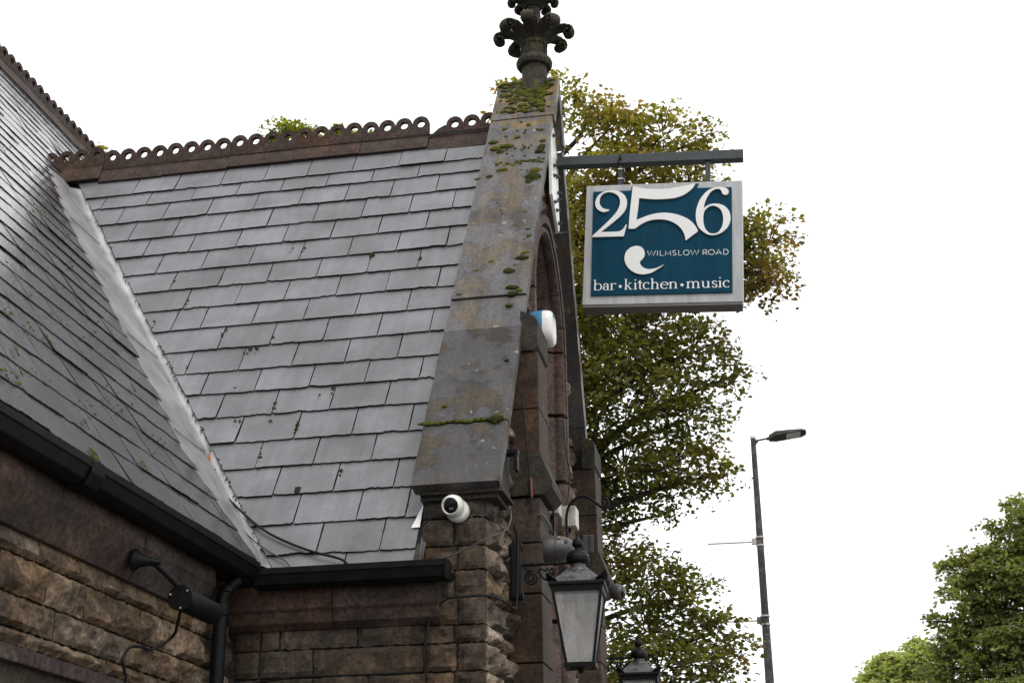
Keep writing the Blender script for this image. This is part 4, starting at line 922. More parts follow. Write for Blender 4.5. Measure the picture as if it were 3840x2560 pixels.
MB().tube(smooth_path([S(-.30, .585, -.03), S(-.285, .63, -.028), S(-.29, .662, -.05), S(-.3, .66, -.11), S(-.31, .56, -.108)]), .006, 6).build("power_lead", M['cable'], sign, smooth=60)
MB().tube(smooth_path([S(-.285, .63, -.03), S(-.268, .575, -.045), S(-.262, .5, -.047), S(-.268, .41, -.05)]), .005, 6).build("power_lead", M['cable'], sign, smooth=60)
for v in (.545, .475): sbar(-.299, -.258, v, v+.008, -.088, -.044).build("cable_tie", M['galv'], sign)

# ------------------------------------------------------------------ wall lanterns
def lantern():
    L = empty("wall_lantern", loc=(-1.2, 6.6, 3.0)); cx, cy = -.925, 6.6
    rot = R(3)
    def P(x, y, z): c, s_ = math.cos(rot), math.sin(rot); return Vector((cx+x*c-y*s_, cy+x*s_+y*c, z))
    def sq(h, z): return [P(-h, -h, z), P(h, -h, z), P(h, h, z), P(-h, h, z)]
    # wall bracket
    bk = MB().prism([(6.575, 2.955), (6.625, 2.955), (6.625, 3.185), (6.575, 3.185)], lambda u, v, w: Vector((w, u, v)), -1.25, -1.195).build("back_plate", M['black'], L, bevel=.008)
    for z in (2.955, 3.185): MB().lathe([(.012, -.06), (.025, -.05), (.025, .005), (.02, .01)], (-1.2, 6.6, z), (1, 0, 0), 14).build("plate_end", M['black'], bk, smooth=40)
    MB().tube([(-1.2, 6.6, 3.1), (cx, 6.6, 3.1)], .0075, 10).build("arm", M['black'], L, smooth=40)
    for x in (-1.14, -1.03): MB().lathe([(.0075, -.01), (.011, -.006), (.011, .006), (.0075, .01)], (x, 6.6, 3.1), (1, 0, 0), 10).build("arm_collar", M['black'], L, smooth=40)
    def spiral(c, r0, turns, a0, sg): return [(c[0]+(r0*(1-.82*k/40))*math.cos(a0+sg*2*math.pi*turns*k/40), 6.6, c[1]+(r0*(1-.82*k/40))*math.sin(a0+sg*2*math.pi*turns*k/40)) for k in range(41)]
    s1 = spiral((-1.148, 3.035), .036, 2.1, R(60), 1)
    s2 = spiral((-1.052, 3.062), .021, 1.7, R(200), 1)
    MB().tube(smooth_path([(-1.185, 6.6, 3.09), (-1.17, 6.6, 3.075), (-1.15, 6.6, 3.0725)], 4)+s1[4:], .0055, 8).build("scroll", M['black'], L, smooth=50)
    MB().tube(smooth_path([(-1.108, 6.6, 3.058), (-1.095, 6.6, 3.035), (-1.07, 6.6, 3.022), (-1.04, 6.6, 3.03), (-1.0, 6.6, 3.065), (-.985, 6.6, 3.08)], 4), .005, 8).build("scroll", M['black'], L, smooth=50)
    MB().tube(s2, .0045, 8).build("scroll", M['black'], L, smooth=50)
    MB().tube(smooth_path([(-1.118, 6.6, 3.06), (-1.105, 6.6, 3.078), (-1.085, 6.6, 3.068), (-1.07, 6.6, 3.078)], 4), .0045, 8).build("scroll", M['black'], L, smooth=50)
    # cowl
    rf = MB().loft([sq(.12, 2.987), sq(.118, 2.993), sq(.052, 3.057)]).build("cowl", M['lantern_roof'], L, bevel=.002)
    MB().lathe([(.056, 3.052), (.054, 3.062), (.046, 3.07), (.036, 3.074), (.034, 3.086), (.03, 3.096)], (cx, cy, 0), seg=24).build("cowl_neck", M['lantern_roof'], rf, smooth=40)
    MB().lathe([(.03, 3.092), (.05, 3.096), (.055, 3.104), (.056, 3.112), (.0545, 3.116), (.0565, 3.119), (.05, 3.138), (.034, 3.152), (.016, 3.158), (.013, 3.168)], (cx, cy, 0), seg=24).build("dome", M['black'], L, smooth=40)
    MB().lathe([(.013, 3.165), (.016, 3.17), (.025, 3.179), (.027, 3.188), (.025, 3.192), (.026, 3.195), (.018, 3.207), (.009, 3.216), (.005, 3.226), (.003, 3.243)], (cx, cy, 0), seg=20).build("spike", M['black'], L, smooth=40)
    fr = MB().loft([sq(.128, 2.968), sq(.131, 2.975), sq(.131, 2.987), sq(.118, 2.99)]).build("top_rail", M['black'], L, bevel=.003)
    for sx in (-1, 1):
        for sy in (-1, 1):
            d = Vector((sx, sy, 0)).normalized(); ang = math.atan2(sy, sx)+rot
            c = P(sx*.12, sy*.12, 2.985); o_ = Vector((math.cos(ang), math.sin(ang), 0)); t_ = Vector((-o_.y, o_.x, 0)); b = MB()
            b.loft([[c-o_*.028-t_*.03, c-o_*.028+t_*.03, c-o_*.022+t_*.03, c-o_*.022-t_*.03], [c-t_*.026+Vector((0,0,.018)), c+t_*.026+Vector((0,0,.018)), c+o_*.006+t_*.026+Vector((0,0,.016)), c+o_*.006-t_*.026+Vector((0,0,.016))],
                    [c+o_*.022-t_*.004+Vector((0,0,.042)), c+o_*.022+t_*.004+Vector((0,0,.042)), c+o_*.025+t_*.004+Vector((0,0,.041)), c+o_*.025-t_*.004+Vector((0,0,.041))]])
            b.build("corner_leaf", M['black'], L, bevel=.001)
    zt, zb, ht, hb = 2.968, 2.618, .122, .068
    for sx, sy in ((-1, -1), (1, -1), (1, 1), (-1, 1)):
        a, b_ = P(sx*ht, sy*ht, zt), P(sx*hb, sy*hb, zb); w = .0125
        MB().loft([[b_+Vector((-w*(sx > 0)*1, -w*(sy > 0), 0)), b_+Vector((w*(sx < 0), -w*(sy > 0), 0)), b_+Vector((w*(sx < 0), w*(sy < 0), 0)), b_+Vector((-w*(sx > 0), w*(sy < 0), 0))],
                   [a+Vector((-w*(sx > 0)*1, -w*(sy > 0), 0)), a+Vector((w*(sx < 0), -w*(sy > 0), 0)), a+Vector((w*(sx < 0), w*(sy < 0), 0)), a+Vector((-w*(sx > 0), w*(sy < 0), 0))]]).build("corner_bar", M['black'], L, bevel=.002)
    MB().loft([sq(hb+.004, 2.606), sq(hb+.006, 2.624), sq(hb-.012, 2.624), sq(hb-.012, 2.606), sq(hb+.004, 2.606)], caps=False).build("base_rail", M['black'], L, bevel=.002)
    MB().lathe([(.0, 2.58), (.012, 2.585), (.016, 2.6), (.05, 2.607), (.0, 2.61)], (cx, cy, 0), seg=16).build("base_cap", M['black'], L, smooth=30)
    for k in range(4):
        a, b_ = ((-1, -1), (1, -1)), ((-1, -1), (1, -1))
        c = [(-1, -1), (1, -1), (1, 1), (-1, 1)]; p, q = c[k], c[(k+1) % 4]
        mt, mbm = ht-.008, hb-.008; dn = Vector(((p[0]+q[0])/2, (p[1]+q[1])/2, 0))
        f0 = [P(p[0]*mbm, p[1]*mbm, zb+.004), P(q[0]*mbm, q[1]*mbm, zb+.004), P(q[0]*mt, q[1]*mt, zt-.002), P(p[0]*mt, p[1]*mt, zt-.002)]
        MB().loft([f0, [v-dn*.003 for v in f0]]).build("pane", M['frost'], L)
        # top band of the glazed door on each side
        h2 = ht-.003; z2 = 2.944; h3 = hb+(ht-hb)*(z2-zb)/(zt-zb)
        g0 = [P(p[0]*h3, p[1]*h3, z2), P(q[0]*h3, q[1]*h3, z2), P(q[0]*ht, q[1]*ht, zt), P(p[0]*ht, p[1]*ht, zt)]
        MB().loft([g0, [v-dn*.006 for v in g0]]).build("door_rail", M['black'], L)
    MB().lathe([(.0, 2.83), (.02, 2.84), (.027, 2.862), (.022, 2.89), (.012, 2.91), (.012, 2.96)], (cx, cy, 0), seg=16).build("bulb", M['bulb'], L, smooth=50)
    MB().loft([sq(.107, 2.93), sq(.111, 2.964)]).build("dark_top_box", M['black_matt'], L)  # black box added inside to put a dark band across the pane tops
    return L
lan = tag(lantern(), "large black wall lantern with frosted panes below the two beige junction boxes", "lantern", "black gas style lanterns on the gable")
def copy_tree(o, parent=None):
    c = o.copy(); COL.objects.link(c)
    if parent: c.parent = parent; c.matrix_parent_inverse = o.matrix_parent_inverse
    for ch in list(o.children): copy_tree(ch, c)
    return c
lan2 = copy_tree(lan); lan2.location = (-1.2, 9.3, 2.97)
lan2['label'] = "farther black wall lantern cut off by the picture's bottom edge in front of leaves"

# ------------------------------------------------------------------ cameras, boxes, alarm
c1 = tag(empty("security_camera", loc=(-1.44, 6.25, 3.30)), "white dome security camera fixed under the lower end of the mossy coping", "camera")
c = Vector((-1.437, 6.185, 3.298)); ax = Vector((-.12, -.95, -.22)).normalized()
MB().lathe([(.045, 0), (.055, .006), (.055, .026), (.05, .036), (.045, .04)], (-1.425, 6.245, 3.285), (-.02, -1, 0), 28).build("base_ring", M['white'], c1, smooth=40)
MB().lathe([(.026, -.048), (.044, -.033), (.051, -.012), (.052, .008), (.048, .028), (.041, .037), (.0385, .04), (.036, .037), (.0345, .031), (.0, .031)], c, ax, 32).build("housing", M['white'], c1, smooth=40)
MB().lathe([(.035, .03), (.033, .0355), (.022, .0375), (0, .038)], c, ax, 28).build("lens_cover", M['lens'], c1, smooth=50)
b_ = ax.orthogonal().normalized()
MB().tube([c+ax*.0388+Vector((-.004, 0, -.016)), c+ax*.0388+Vector((.016, 0, -.014))], .0055, 8).build("infrared_window", M['cam_grey'], c1, smooth=40)
c2 = tag(empty("security_camera", loc=(-1.124, 6.86, 3.23)), "dark grey bullet security camera pointing away from the buttress, above the large lantern", "camera")
MB().lathe([(.05, -.012), (.064, -.01), (.0655, .0), (.066, .05), (.0655, .052), (.0655, .055), (.066, .058), (.064, .08), (.0632, .082), (.0632, .085), (.06, .098), (.052, .118), (.04, .135), (.025, .146), (.0, .152)], (-1.124, 6.86, 3.232), (1, 0, -.02), 30).build("housing", M['cam_grey'], c2, smooth=35)
MB().lathe([(.0, .0), (.0105, .0), (.0105, .006), (0, .0065)], (-1.013, 6.812, 3.252), (.55, -.8, .25), 14).build("lens", M['lens'], c2)
MB().box((-1.052, 6.8, 3.2735), (-1.04, 6.812, 3.2765)).build("sticker", M['white'], c2)
c3 = tag(empty("security_camera", loc=(-1.124, 9.0, 3.42)), "small grey ball camera sticking out to the right behind the large lantern", "camera")
MB().lathe([(.03, -.07), (.034, -.04), (.044, -.03), (.05, -.01), (.051, .012), (.047, .032), (.038, .044), (.034, .045), (.0, .042)], (-1.012, 8.98, 3.435), (.85, -.35, -.28), 26).build("housing", M['cam_grey'], c3, smooth=40)
MB().lathe([(.033, .044), (.02, .049), (0, .05)], (-1.012, 8.98, 3.435), (.85, -.35, -.28), 20).build("lens_cover", M['lens'], c3, smooth=50)
MB().tube([(-1.13, 9.0, 3.40), (-1.08, 8.99, 3.41), (-1.05, 8.985, 3.425)], .028, 12).build("bracket", M['cam_grey'], c3, smooth=40)
def jbox(loc, size, label, mat, yaw_=0, tilt=0):
    t = tag(empty("junction_box", loc=loc), label, "box", "electrical boxes on the gable"); x, y, z = size
    Q = Matrix.Translation(loc) @ Matrix.Rotation(yaw_, 4, 'Z') @ Matrix.Rotation(tilt, 4, 'X')
    f = lambda b: [setattr(b, 'v', [tuple(Q @ Vector(p)) for p in b.v]), b][1]
    f(MB().box((0, -y/2, -z/2), (x*.55, y/2, z/2))).build("box_body", mat, t, bevel=.004)
    f(MB().box((x*.56, -y/2-.002, -z/2-.002), (x*.64, y/2+.002, z/2+.002))).build("seal_rib", mat, t, bevel=.002)
    f(MB().box((x*.65, -y/2, -z/2), (x, y/2, z/2))).build("lid", mat, t, bevel=.005)
    g = MB().lathe([(.014, 0), (.014, -.02), (.009, -.022), (.009, -.03), (0, -.03)], (x*.4, 0, -z/2), (0, 0, 1), 12); f(g).build("cable_gland", M['black'], t, smooth=40)
    return t
jbox((-1.20, 7.33, 3.585), (.085, .12, .125), "beige junction box high on the gable with cables beneath, above the dark bullet camera", M['beige'])
jbox((-1.245, 8.30, 3.755), (.085, .13, .125), "pale junction box below a black curled iron rod", M['dirty_white'])
jbox((-1.2, 8.74, 3.70), (.07, .13, .11), "weathered grey junction box tucked behind the large lantern's spike", M['grey_cable'], 0.25, .2)
al = tag(empty("alarm_box", loc=(-1.22, 7.16, 4.45)), "round white and blue alarm box mounted beside the top of the left buttress", "alarm box")
def squircle(X, k, dz=0): return [Vector((X, 7.16+.095*k*math.copysign(abs(math.cos(t))**.75, math.cos(t)), 4.53+dz+.1*k*math.copysign(abs(math.sin(t))**.75, math.sin(t)))) for t in [2*math.pi*i/32 for i in range(32)]]
MB().loft([squircle(-1.215, .96), squircle(-1.2, 1.0), squircle(-1.155, 1.0), squircle(-1.152, .97)]).build("back_case", M['blue_plastic'], al, smooth=40)
MB().loft([squircle(-1.1515, .97), squircle(-1.15, 1.0), squircle(-1.128, .985), squircle(-1.108, .93), squircle(-1.098, .82), squircle(-1.094, .5), squircle(-1.093, .1)]).build("front_cover", M['white'], al, smooth=40)
MB().lathe([(.022, 0), (.022, .003), (0, .0032)], (-1.1, 7.13, 4.60), (1, -.1, .3), 16).build("badge", M['blue_plastic'], al)
hk = tag(empty("iron_hook", loc=(-1.2, 8.2, 3.62)), "thin black iron rod bent like a swan neck, curling over the pale junction box", "hook")
MB().tube(smooth_path([(-1.15, 8.1, 3.50), (-1.19, 8.15, 3.56), (-1.21, 8.2, 3.66), (-1.21, 8.2, 3.75), (-1.185, 8.2, 3.82), (-1.13, 8.2, 3.858), (-1.075, 8.2, 3.852), (-1.025, 8.2, 3.81), (-1.0, 8.2, 3.79), (-.975, 8.2, 3.79), (-.96, 8.2, 3.81), (-.965, 8.2, 3.835), (-.985, 8.2, 3.838), (-.993, 8.2, 3.82), (-.98, 8.2, 3.81)], 5), .0085, 8).build("rod", M['black'], hk, smooth=60)

# trough light on the main wall
tl = tag(empty("wall_light", loc=(-2.43, 5.03, 2.85)), "black half-round trough light on a bent arm under the red cornice", "light")
MB().lathe([(.012, .10), (.017, .06), (.026, .025), (.042, .006), (.044, 0), (.044, -.004)], (-2.424, 5.03, 2.845), (.85, .15, -.1), 20).build("rose", M['black'], tl, smooth=40)
MB().tube(smooth_path([(-2.375, 5.04, 2.84), (-2.345, 5.05, 2.828), (-2.30, 5.08, 2.785), (-2.262, 5.12, 2.738)]), .0125, 12).build("arm", M['black'], tl, smooth=40)
sh = MB().lathe([(.043, 5.095), (.0455, 5.1), (.0455, 5.41), (.041, 5.432), (.03, 5.443), (.012, 5.447)], (-2.255, 0, 2.703), (0, 1, 0), 30).build("shade", M['black'], tl, smooth=40)
MB().lathe([(.0, 5.088), (.0495, 5.089), (.0495, 5.096), (.043, 5.0965)], (-2.255, 0, 2.703), (0, 1, 0), 30).build("end_cap", M['black_matt'], tl, smooth=30)
for a in (40, 160, 280): MB().lathe([(.004, 0), (.004, .004), (0, .0045)], (-2.255+.04*math.cos(R(a)), 5.089, 2.703+.04*math.sin(R(a))), (0, -1, 0), 8).build("screw", M['galv'], tl)

# cables
def cable(pts, r, mat, label, n=6, clips=None):
    o = MB().tube(smooth_path(pts, n), r, 7).build("cable", M[mat], None, smooth=60); return tag(o, label, "cable")
cable([(-2.262, 5.12, 2.655), (-2.30, 5.19, 2.63), (-2.38, 5.33, 2.60), (-2.43, 5.265, 2.543), (-2.44, 5.187, 2.54), (-2.44, 5.094, 2.524), (-2.44, 5.049, 2.491), (-2.44, 5.037, 2.46), (-2.44, 5.063, 2.424), (-2.44, 5.075, 2.386), (-2.46, 5.07, 2.2)], .0062, 'cable', "black cable looping down the tan stones from the trough light")
cable([(-3.519, 7.012, 4.59), (-3.299, 6.845, 4.294), (-3.079, 6.683, 4.005), (-2.935, 6.577, 3.819), (-2.781, 6.466, 3.621), (-2.668, 6.40, 3.511), (-2.561, 6.345, 3.413), (-2.472, 6.297, 3.335), (-2.362, 6.248, 3.25), (-2.237, 6.205, 3.18), (-2.096, 6.168, 3.118), (-1.94, 6.14, 3.063), (-1.9, 6.12, 3.0)], .0062, 'cable', "black cable running down the lead valley and across the porch slates to the gutter")
cable([(-2.778, 6.455, 3.616), (-2.672, 6.383, 3.489), (-2.536, 6.292, 3.326), (-2.416, 6.225, 3.208), (-2.312, 6.184, 3.134), (-2.21, 6.146, 3.068), (-2.17, 6.12, 3.0)], .0035, 'grey_cable', "thin grey cable lying over the foot of the lead valley")
cable([(-2.44, 6.225, 2.53), (-2.2, 6.222, 2.558), (-2.053, 6.222, 2.56), (-1.816, 6.222, 2.559), (-1.6, 6.215, 2.56), (-1.573, 6.21, 2.583), (-1.569, 6.205, 2.673), (-1.551, 6.205, 2.772), (-1.5, 6.205, 2.852), (-1.462, 6.205, 2.877), (-1.397, 6.205, 2.881), (-1.285, 6.21, 2.883), (-1.225, 6.32, 2.872), (-1.2, 6.42, 2.86), (-1.195, 6.45, 2.9), (-1.19, 6.46, 3.06), (-1.19, 6.46, 3.2), (-1.2, 6.43, 3.25)], .0058, 'cable', "black cable clipped along the porch wall and round the stone corner")
cable([(-1.50, 6.2, 3.06), (-1.442, 6.2, 3.074), (-1.347, 6.2, 3.111), (-1.28, 6.21, 3.145), (-1.215, 6.3, 3.20), (-1.2, 6.36, 3.28), (-1.22, 6.4, 3.34)], .0042, 'grey_cable', "grey cable rising from the gutter end round the corner under the coping")
cable([(-1.45, 6.2, 3.262), (-1.532, 6.2, 3.252), (-1.57, 6.2, 3.231), (-1.592, 6.2, 3.198), (-1.6, 6.2, 3.10)], .0045, 'cable', "short black cable curling left from the white dome camera")
cable([(-1.135, 6.72, 3.37), (-1.115, 6.735, 3.375), (-1.113, 6.86, 3.372), (-1.113, 7.0, 3.36), (-1.15, 7.1, 3.35), (-1.13, 7.2, 3.37), (-1.15, 7.3, 3.45), (-1.165, 7.33, 3.52)], .005, 'grey_cable', "grey cable strapped round the buttress under the beige junction box")
cable([(-1.2, 6.69, 4.0), (-1.185, 6.69, 3.8), (-1.17, 6.69, 3.62), (-1.165, 6.69, 3.5), (-1.16, 6.69, 3.42), (-1.165, 6.69, 3.38)], .0042, 'cable', "black cable hanging in the corner between gable and left buttress")
cable([(-1.165, 6.71, 3.56), (-1.162, 6.705, 3.50), (-1.16, 6.705, 3.46)], .0065, 'orange', "short orange taped cable joint beside the left buttress")
cable([(-1.09, 7.02, 3.54), (-1.11, 7.06, 3.48), (-1.115, 7.09, 3.40), (-1.12, 7.09, 3.30), (-1.125, 7.09, 3.24)], .006, 'cable', "black cable bundle passing down in front of the beige junction box")
cable([(-1.245, 8.40, 4.4), (-1.235, 8.42, 4.2), (-1.22, 8.44, 4.1), (-1.225, 8.42, 3.95), (-1.235, 8.36, 3.84), (-1.235, 8.34, 3.79)], .004, 'cable', "thin black cable trailing down the pink window jamb")
ir = tag(MB().box((-1.28, 6.42, 3.6), (-1.175, 6.47, 3.625)).box((-1.195, 6.42, 3.52), (-1.178, 6.47, 3.6)).build("iron_bracket", M['black'], bevel=.003), "small black angle bracket on the gable just below the coping", "bracket")

# ------------------------------------------------------------------ street lamp
lp = tag(empty("street_lamp", loc=(-.335, 24, 0)), "tall grey street lamp with a flat lamp head and two horizontal banner arms", "street lamp")
axp = lambda z: Vector((-.335+.0118*z*1.0 if False else -.31+.0086*z, 24, z))
pr = [(.105, 0), (.102, 1.4), (.082, 1.5), (.073, 4.9), (.062, 6.2), (.059, 7.3), (.05, 8.3), (.044, 9.05)]
MB().loft([[axp(z)+Vector((r*math.cos(t), r*math.sin(t), 0)) for t in [2*math.pi*k/20 for k in range(20)]] for r, z in pr]).build("pole", M['post'], lp, smooth=40)
MB().lathe([(.05, 9.05), (.051, 9.09), (.045, 9.1), (0, 9.105)], axp(0)-Vector((-.0086*9, 0, 0)), seg=18).build("pole_cap", M['galv'], lp, smooth=40)
MB().tube([(-.20, 24, 9.015), (.05, 24, 9.045)], .018, 10).build("bracket_arm", M['post'], lp, smooth=40)
MB().prism([(-.205, 9.0), (-.13, 9.015), (-.2, 8.93)], lambda u, v, w: Vector((u, w, v)), 23.985, 24.015).build("gusset", M['post'], lp)
hd = MB().loft([[(.04, 23.93, 9.0), (.04, 24.07, 9.0), (.04, 24.07, 9.085), (.04, 23.93, 9.085)], [(.16, 23.8, 9.03), (.16, 24.2, 9.03), (.16, 24.17, 9.12), (.16, 23.83, 9.12)],
                [(.4, 23.79, 9.06), (.4, 24.21, 9.06), (.4, 24.18, 9.125), (.4, 23.82, 9.125)], [(.6, 23.79, 9.085), (.6, 24.21, 9.085), (.6, 24.18, 9.125), (.6, 23.82, 9.125)], [(.68, 23.88, 9.095), (.68, 24.12, 9.095), (.68, 24.12, 9.12), (.68, 23.88, 9.12)]]).build("lamp_head", M['post'], lp, bevel=.006)
MB().add([(.34, 23.83, 9.049), (.34, 24.17, 9.049), (.58, 24.17, 9.079), (.58, 23.83, 9.079), (.34, 23.83, 9.06), (.34, 24.17, 9.06), (.58, 24.17, 9.09), (.58, 23.83, 9.09)], [(0,3,2,1),(0,1,5,4),(1,2,6,5),(2,3,7,6),(3,0,4,7),(4,5,6,7)]).build("lens", M['led'], lp)
MB().tube([(.0, 24, 9.035), (.06, 24, 9.045)], .032, 12).build("spigot", M['post'], lp, smooth=40)
for z, x0, mat in ((7.238, -1.13, 'galv'), (5.91, -1.11, 'galv')):
    bx = axp(z).x
    MB().tube([(x0, 24, z+.008), (bx, 24, z)], .016, 8).build("banner_arm", M[mat], lp, smooth=40)
    for d in (-.07, .07): MB().lathe([(.064+.01*(z < 6), -.014), (.072+.01*(z < 6), -.012), (.072+.01*(z < 6), .012), (.064+.01*(z < 6), .014)], (bx, 24, z+d), seg=18).build("clamp_band", M['galv'], lp, smooth=30)
    MB().box((bx-.14, 23.97, z-.05), (bx-.06, 24.03, z+.06)).build("clamp_plate", M['galv' if z > 6 else 'post'], lp, bevel=.004)

# ------------------------------------------------------------------ trees
def make_tree(name, label, lobes, base, leaf, nclump, per, palette, autumn, squash=1.3, trunk_r=.28, seed=1, group=None, spread=.2, top=None, top_light=1.0):
    rng = np.random.default_rng(seed); rnd = random.Random(seed)
    t = tag(empty(name, loc=(base[0], base[1], base[2])), label, "tree", group)
    zs = sorted(l[2] for l in lobes); ztop = top or zs[int(len(zs)*.8)]
    # trunk, limbs to every lobe, twigs
    b = MB(); B = Vector(base)
    tr = [B+Vector((rnd.uniform(-.12, .12)*k, rnd.uniform(-.12, .12)*k, (ztop-base[2])*k/8)) for k in range(9)]
    tr = smooth_path(tr, 3); nT = len(tr)
    b.tube(tr, [trunk_r*(1.25-.2*min(1, i/3))*(1-i/nT*.85)+.02 for i in range(nT)], 12).build("trunk", M['bark'], t, smooth=60)
    lb = MB(); centers = []
    for lo in lobes:
        c = Vector(lo[:3]); c.y += rnd.uniform(-1, 1)*lo[3]*.5; centers.append(c)
        st = tr[min(nT-1, max(2, int(nT*max(.12, (c.z-base[2]-.8-.9*rnd.random())/(ztop-base[2])))))]
        d = c-st; m1 = st+d*.35+Vector((rnd.uniform(-.15, .15), rnd.uniform(-.3, .3), d.length*.1)); m2 = st+d*.7+Vector((rnd.uniform(-.15, .15), rnd.uniform(-.2, .2), d.length*.08))
        r0 = trunk_r*.32*(d.length/4+.4); pth = smooth_path([st, m1, m2, c], 4)
        lb.tube(pth, [max(.007, r0*(1-i/len(pth)*.93)) for i in range(len(pth))], 6)
    # leaf sprays
    P = []; Nn = []; T = []; A = []
    tot = sum(l[3]*l[4]*max(l[3], l[4]) for l in lobes)
    for lo, c in zip(lobes, centers):
        rx, rz = lo[3], lo[4]; ry = (rx+rz)/2*squash; dens = lo[5] if len(lo) > 5 else 1.0
        n = max(3, int(nclump*dens*(rx*rz*max(rx, rz))**.8/sum((l[3]*l[4]*max(l[3], l[4]))**.8 for l in lobes)))
        for k in range(n):
            v = rng.normal(size=3); v /= np.linalg.norm(v); rr = rng.uniform(.15, 1.0)**.45*rng.choice([1.0, 1.0, 1.06])
            p = np.array(c)+v*np.array([rx, ry, rz])*rr
            q = Vector(p); tw = c.lerp(q, .25)
            if rnd.random() < .35: lb.tube([tw, tw.lerp(q, .5)+Vector((0, 0, .05)), q], [.011*leaf/.06, .008*leaf/.06, .004*leaf/.06], 4)
            out = np.array([v[0], v[1], -.15]); out /= np.linalg.norm(out)
            m = int(per*rng.uniform(.5, 1.4)); cl = rng.random()
            side = np.cross(out, [0, 0, 1.0]); side /= np.linalg.norm(side)+1e-9
            along = rng.uniform(-1, 1, m)[:, None]; acr = rng.normal(0, .42, m)[:, None]; zz = rng.normal(0, .22, m)[:, None]
            pos = p+spread*(out*along+side*acr+np.array([0, 0, 1.0])*(zz-.22*along**2))
            nr = rng.normal(0, .55, (m, 3))+np.array([0, 0, 1.0]); nr /= np.linalg.norm(nr, axis=1)[:, None]
            tt = out+rng.normal(0, .7, (m, 3)); tt -= nr*np.sum(tt*nr, 1)[:, None]; tt /= np.linalg.norm(tt, axis=1)[:, None]
            P.append(pos); Nn.append(nr); T.append(tt); A.append(np.full(m, cl))
    P = np.vstack(P); Nn = np.vstack(Nn); T = np.vstack(T); A = np.concatenate(A); n = len(P)
    Bn = np.cross(Nn, T); s = leaf*rng.uniform(.55, 1.4, n)[:, None]
    V = np.empty((n, 6, 3)); fold = .12
    V[:, 0] = P-T*s*.5; V[:, 1] = P-T*s*.16+Bn*s*.42+Nn*s*fold; V[:, 2] = P+T*s*.22+Bn*s*.3+Nn*s*fold
    V[:, 3] = P+T*s*.6-Nn*s*.08; V[:, 4] = P+T*s*.22-Bn*s*.3+Nn*s*fold; V[:, 5] = P-T*s*.16-Bn*s*.42+Nn*s*fold
    me = bpy.data.meshes.new("crown"); me.vertices.add(n*6); me.vertices.foreach_set('co', V.reshape(-1))
    me.loops.add(n*8); me.polygons.add(n*2)
    idx = np.array([0, 1, 2, 3, 0, 3, 4, 5]); li = (np.arange(n)[:, None]*6+idx).reshape(-1)
    me.loops.foreach_set('vertex_index', li.astype(np.int32))
    me.polygons.foreach_set('loop_start', np.arange(0, n*8, 4, dtype=np.int32))
    me.polygons.foreach_set('loop_total', np.full(n*2, 4, dtype=np.int32)); me.update(); me.validate()
    pal = np.array(palette); k = rng.random(n)
    colr = pal[0]*(1-k)[:, None]+pal[1]*k[:, None]
    # autumn patches follow the sprays
    au = np.array([noise.noise(Vector(p)*.9/(leaf/.06)**.6) for p in P[::1]]) if n < 120000 else np.zeros(n)
    af = np.clip((au-autumn[0])*3.5, 0, 1)*(A < .75)+(rng.random(n) < autumn[1])*.9
    af = np.clip(af, 0, 1)[:, None]; ac = np.array(autumn[2])*rng.uniform(.6, 1.3, n)[:, None]
    colr = colr*(1-af)+ac*af
    hz = np.clip((P[:, 2]-8.5)/3.5, 0, 1)              # crown top painted brighter for the light it catches, and slightly yellower
    colr *= (1+(top_light-1)*hz)[:, None]*(1+np.outer(hz, [.14, 0, -.1])*(top_light > 1))
    colr *= (0.7+.6*A)[:, None]
    ca = np.ones((n, 6, 4)); ca[:, :, :3] = colr[:, None, :]
    at = me.attributes.new("tint", 'FLOAT_COLOR', 'POINT'); at.data.foreach_set('color', ca.reshape(-1))
    link("crown", me, M['leaf'], t); lb.build("limbs", M['bark'], t, smooth=60)
    return t
LIME = [(-3.412, 18.0, 12.644, 0.16, 0.36), (-2.817, 18.0, 12.904, 0.39, 0.16), (-3.153, 18.0, 12.427, 0.51, 0.45), (-2.21, 18.0, 12.53, 0.38, 0.41), (-1.875, 18.0, 12.052, 0.57, 0.5), (-1.129, 18.0, 11.819, 0.62, 0.44), (-0.578, 18.0, 11.682, 0.37, 0.31), (-1.593, 18.0, 11.237, 0.81, 0.56), (-0.802, 18.0, 11.01, 0.55, 0.37), (-2.172, 18.0, 10.745, 0.56, 0.68), (0.209, 18.0, 9.958, 0.45, 0.6), (0.043, 18.0, 9.322, 0.53, 0.32), (-0.157, 18.0, 9.797, 0.36, 0.48), (-1.839, 18.0, 9.764, 0.85, 0.85), (-0.99, 18.0, 9.813, 0.72, 0.9), (-1.826, 18.0, 8.594, 0.89, 0.65), (-0.952, 18.0, 8.394, 0.76, 0.44), (-0.392, 18.0, 8.099, 0.35, 0.23), (-1.742, 18.0, 7.774, 0.93, 0.64), (-1.001, 18.0, 7.535, 0.63, 0.52), (-0.653, 18.0, 6.736, 0.37, 0.25), (-1.268, 18.0, 6.836, 0.68, 0.46), (-1.893, 18.0, 6.937, 0.75, 0.52), (-2.092, 18.0, 6.243, 0.28, 0.51), (-1.299, 18.0, 6.253, 0.25, 0.2), (-2.058, 18.0, 5.667, 0.39, 0.34), (-1.676, 18.0, 5.421, 0.61, 0.39), (-1.136, 18.0, 5.171, 0.44, 0.41), (-1.704, 18.0, 4.814, 0.77, 0.49), (-0.837, 18.0, 4.72, 0.52, 0.33), (-1.512, 18.0, 4.265, 0.92, 0.38), (-0.816, 18.0, 4.211, 0.32, 0.24), (-2.707, 18.0, 9.318, 0.67, 1.81), (-2.709, 18.0, 6.812, 0.63, 1.44), (-1.656, 18.0, 3.534, 1.18, 0.53)]
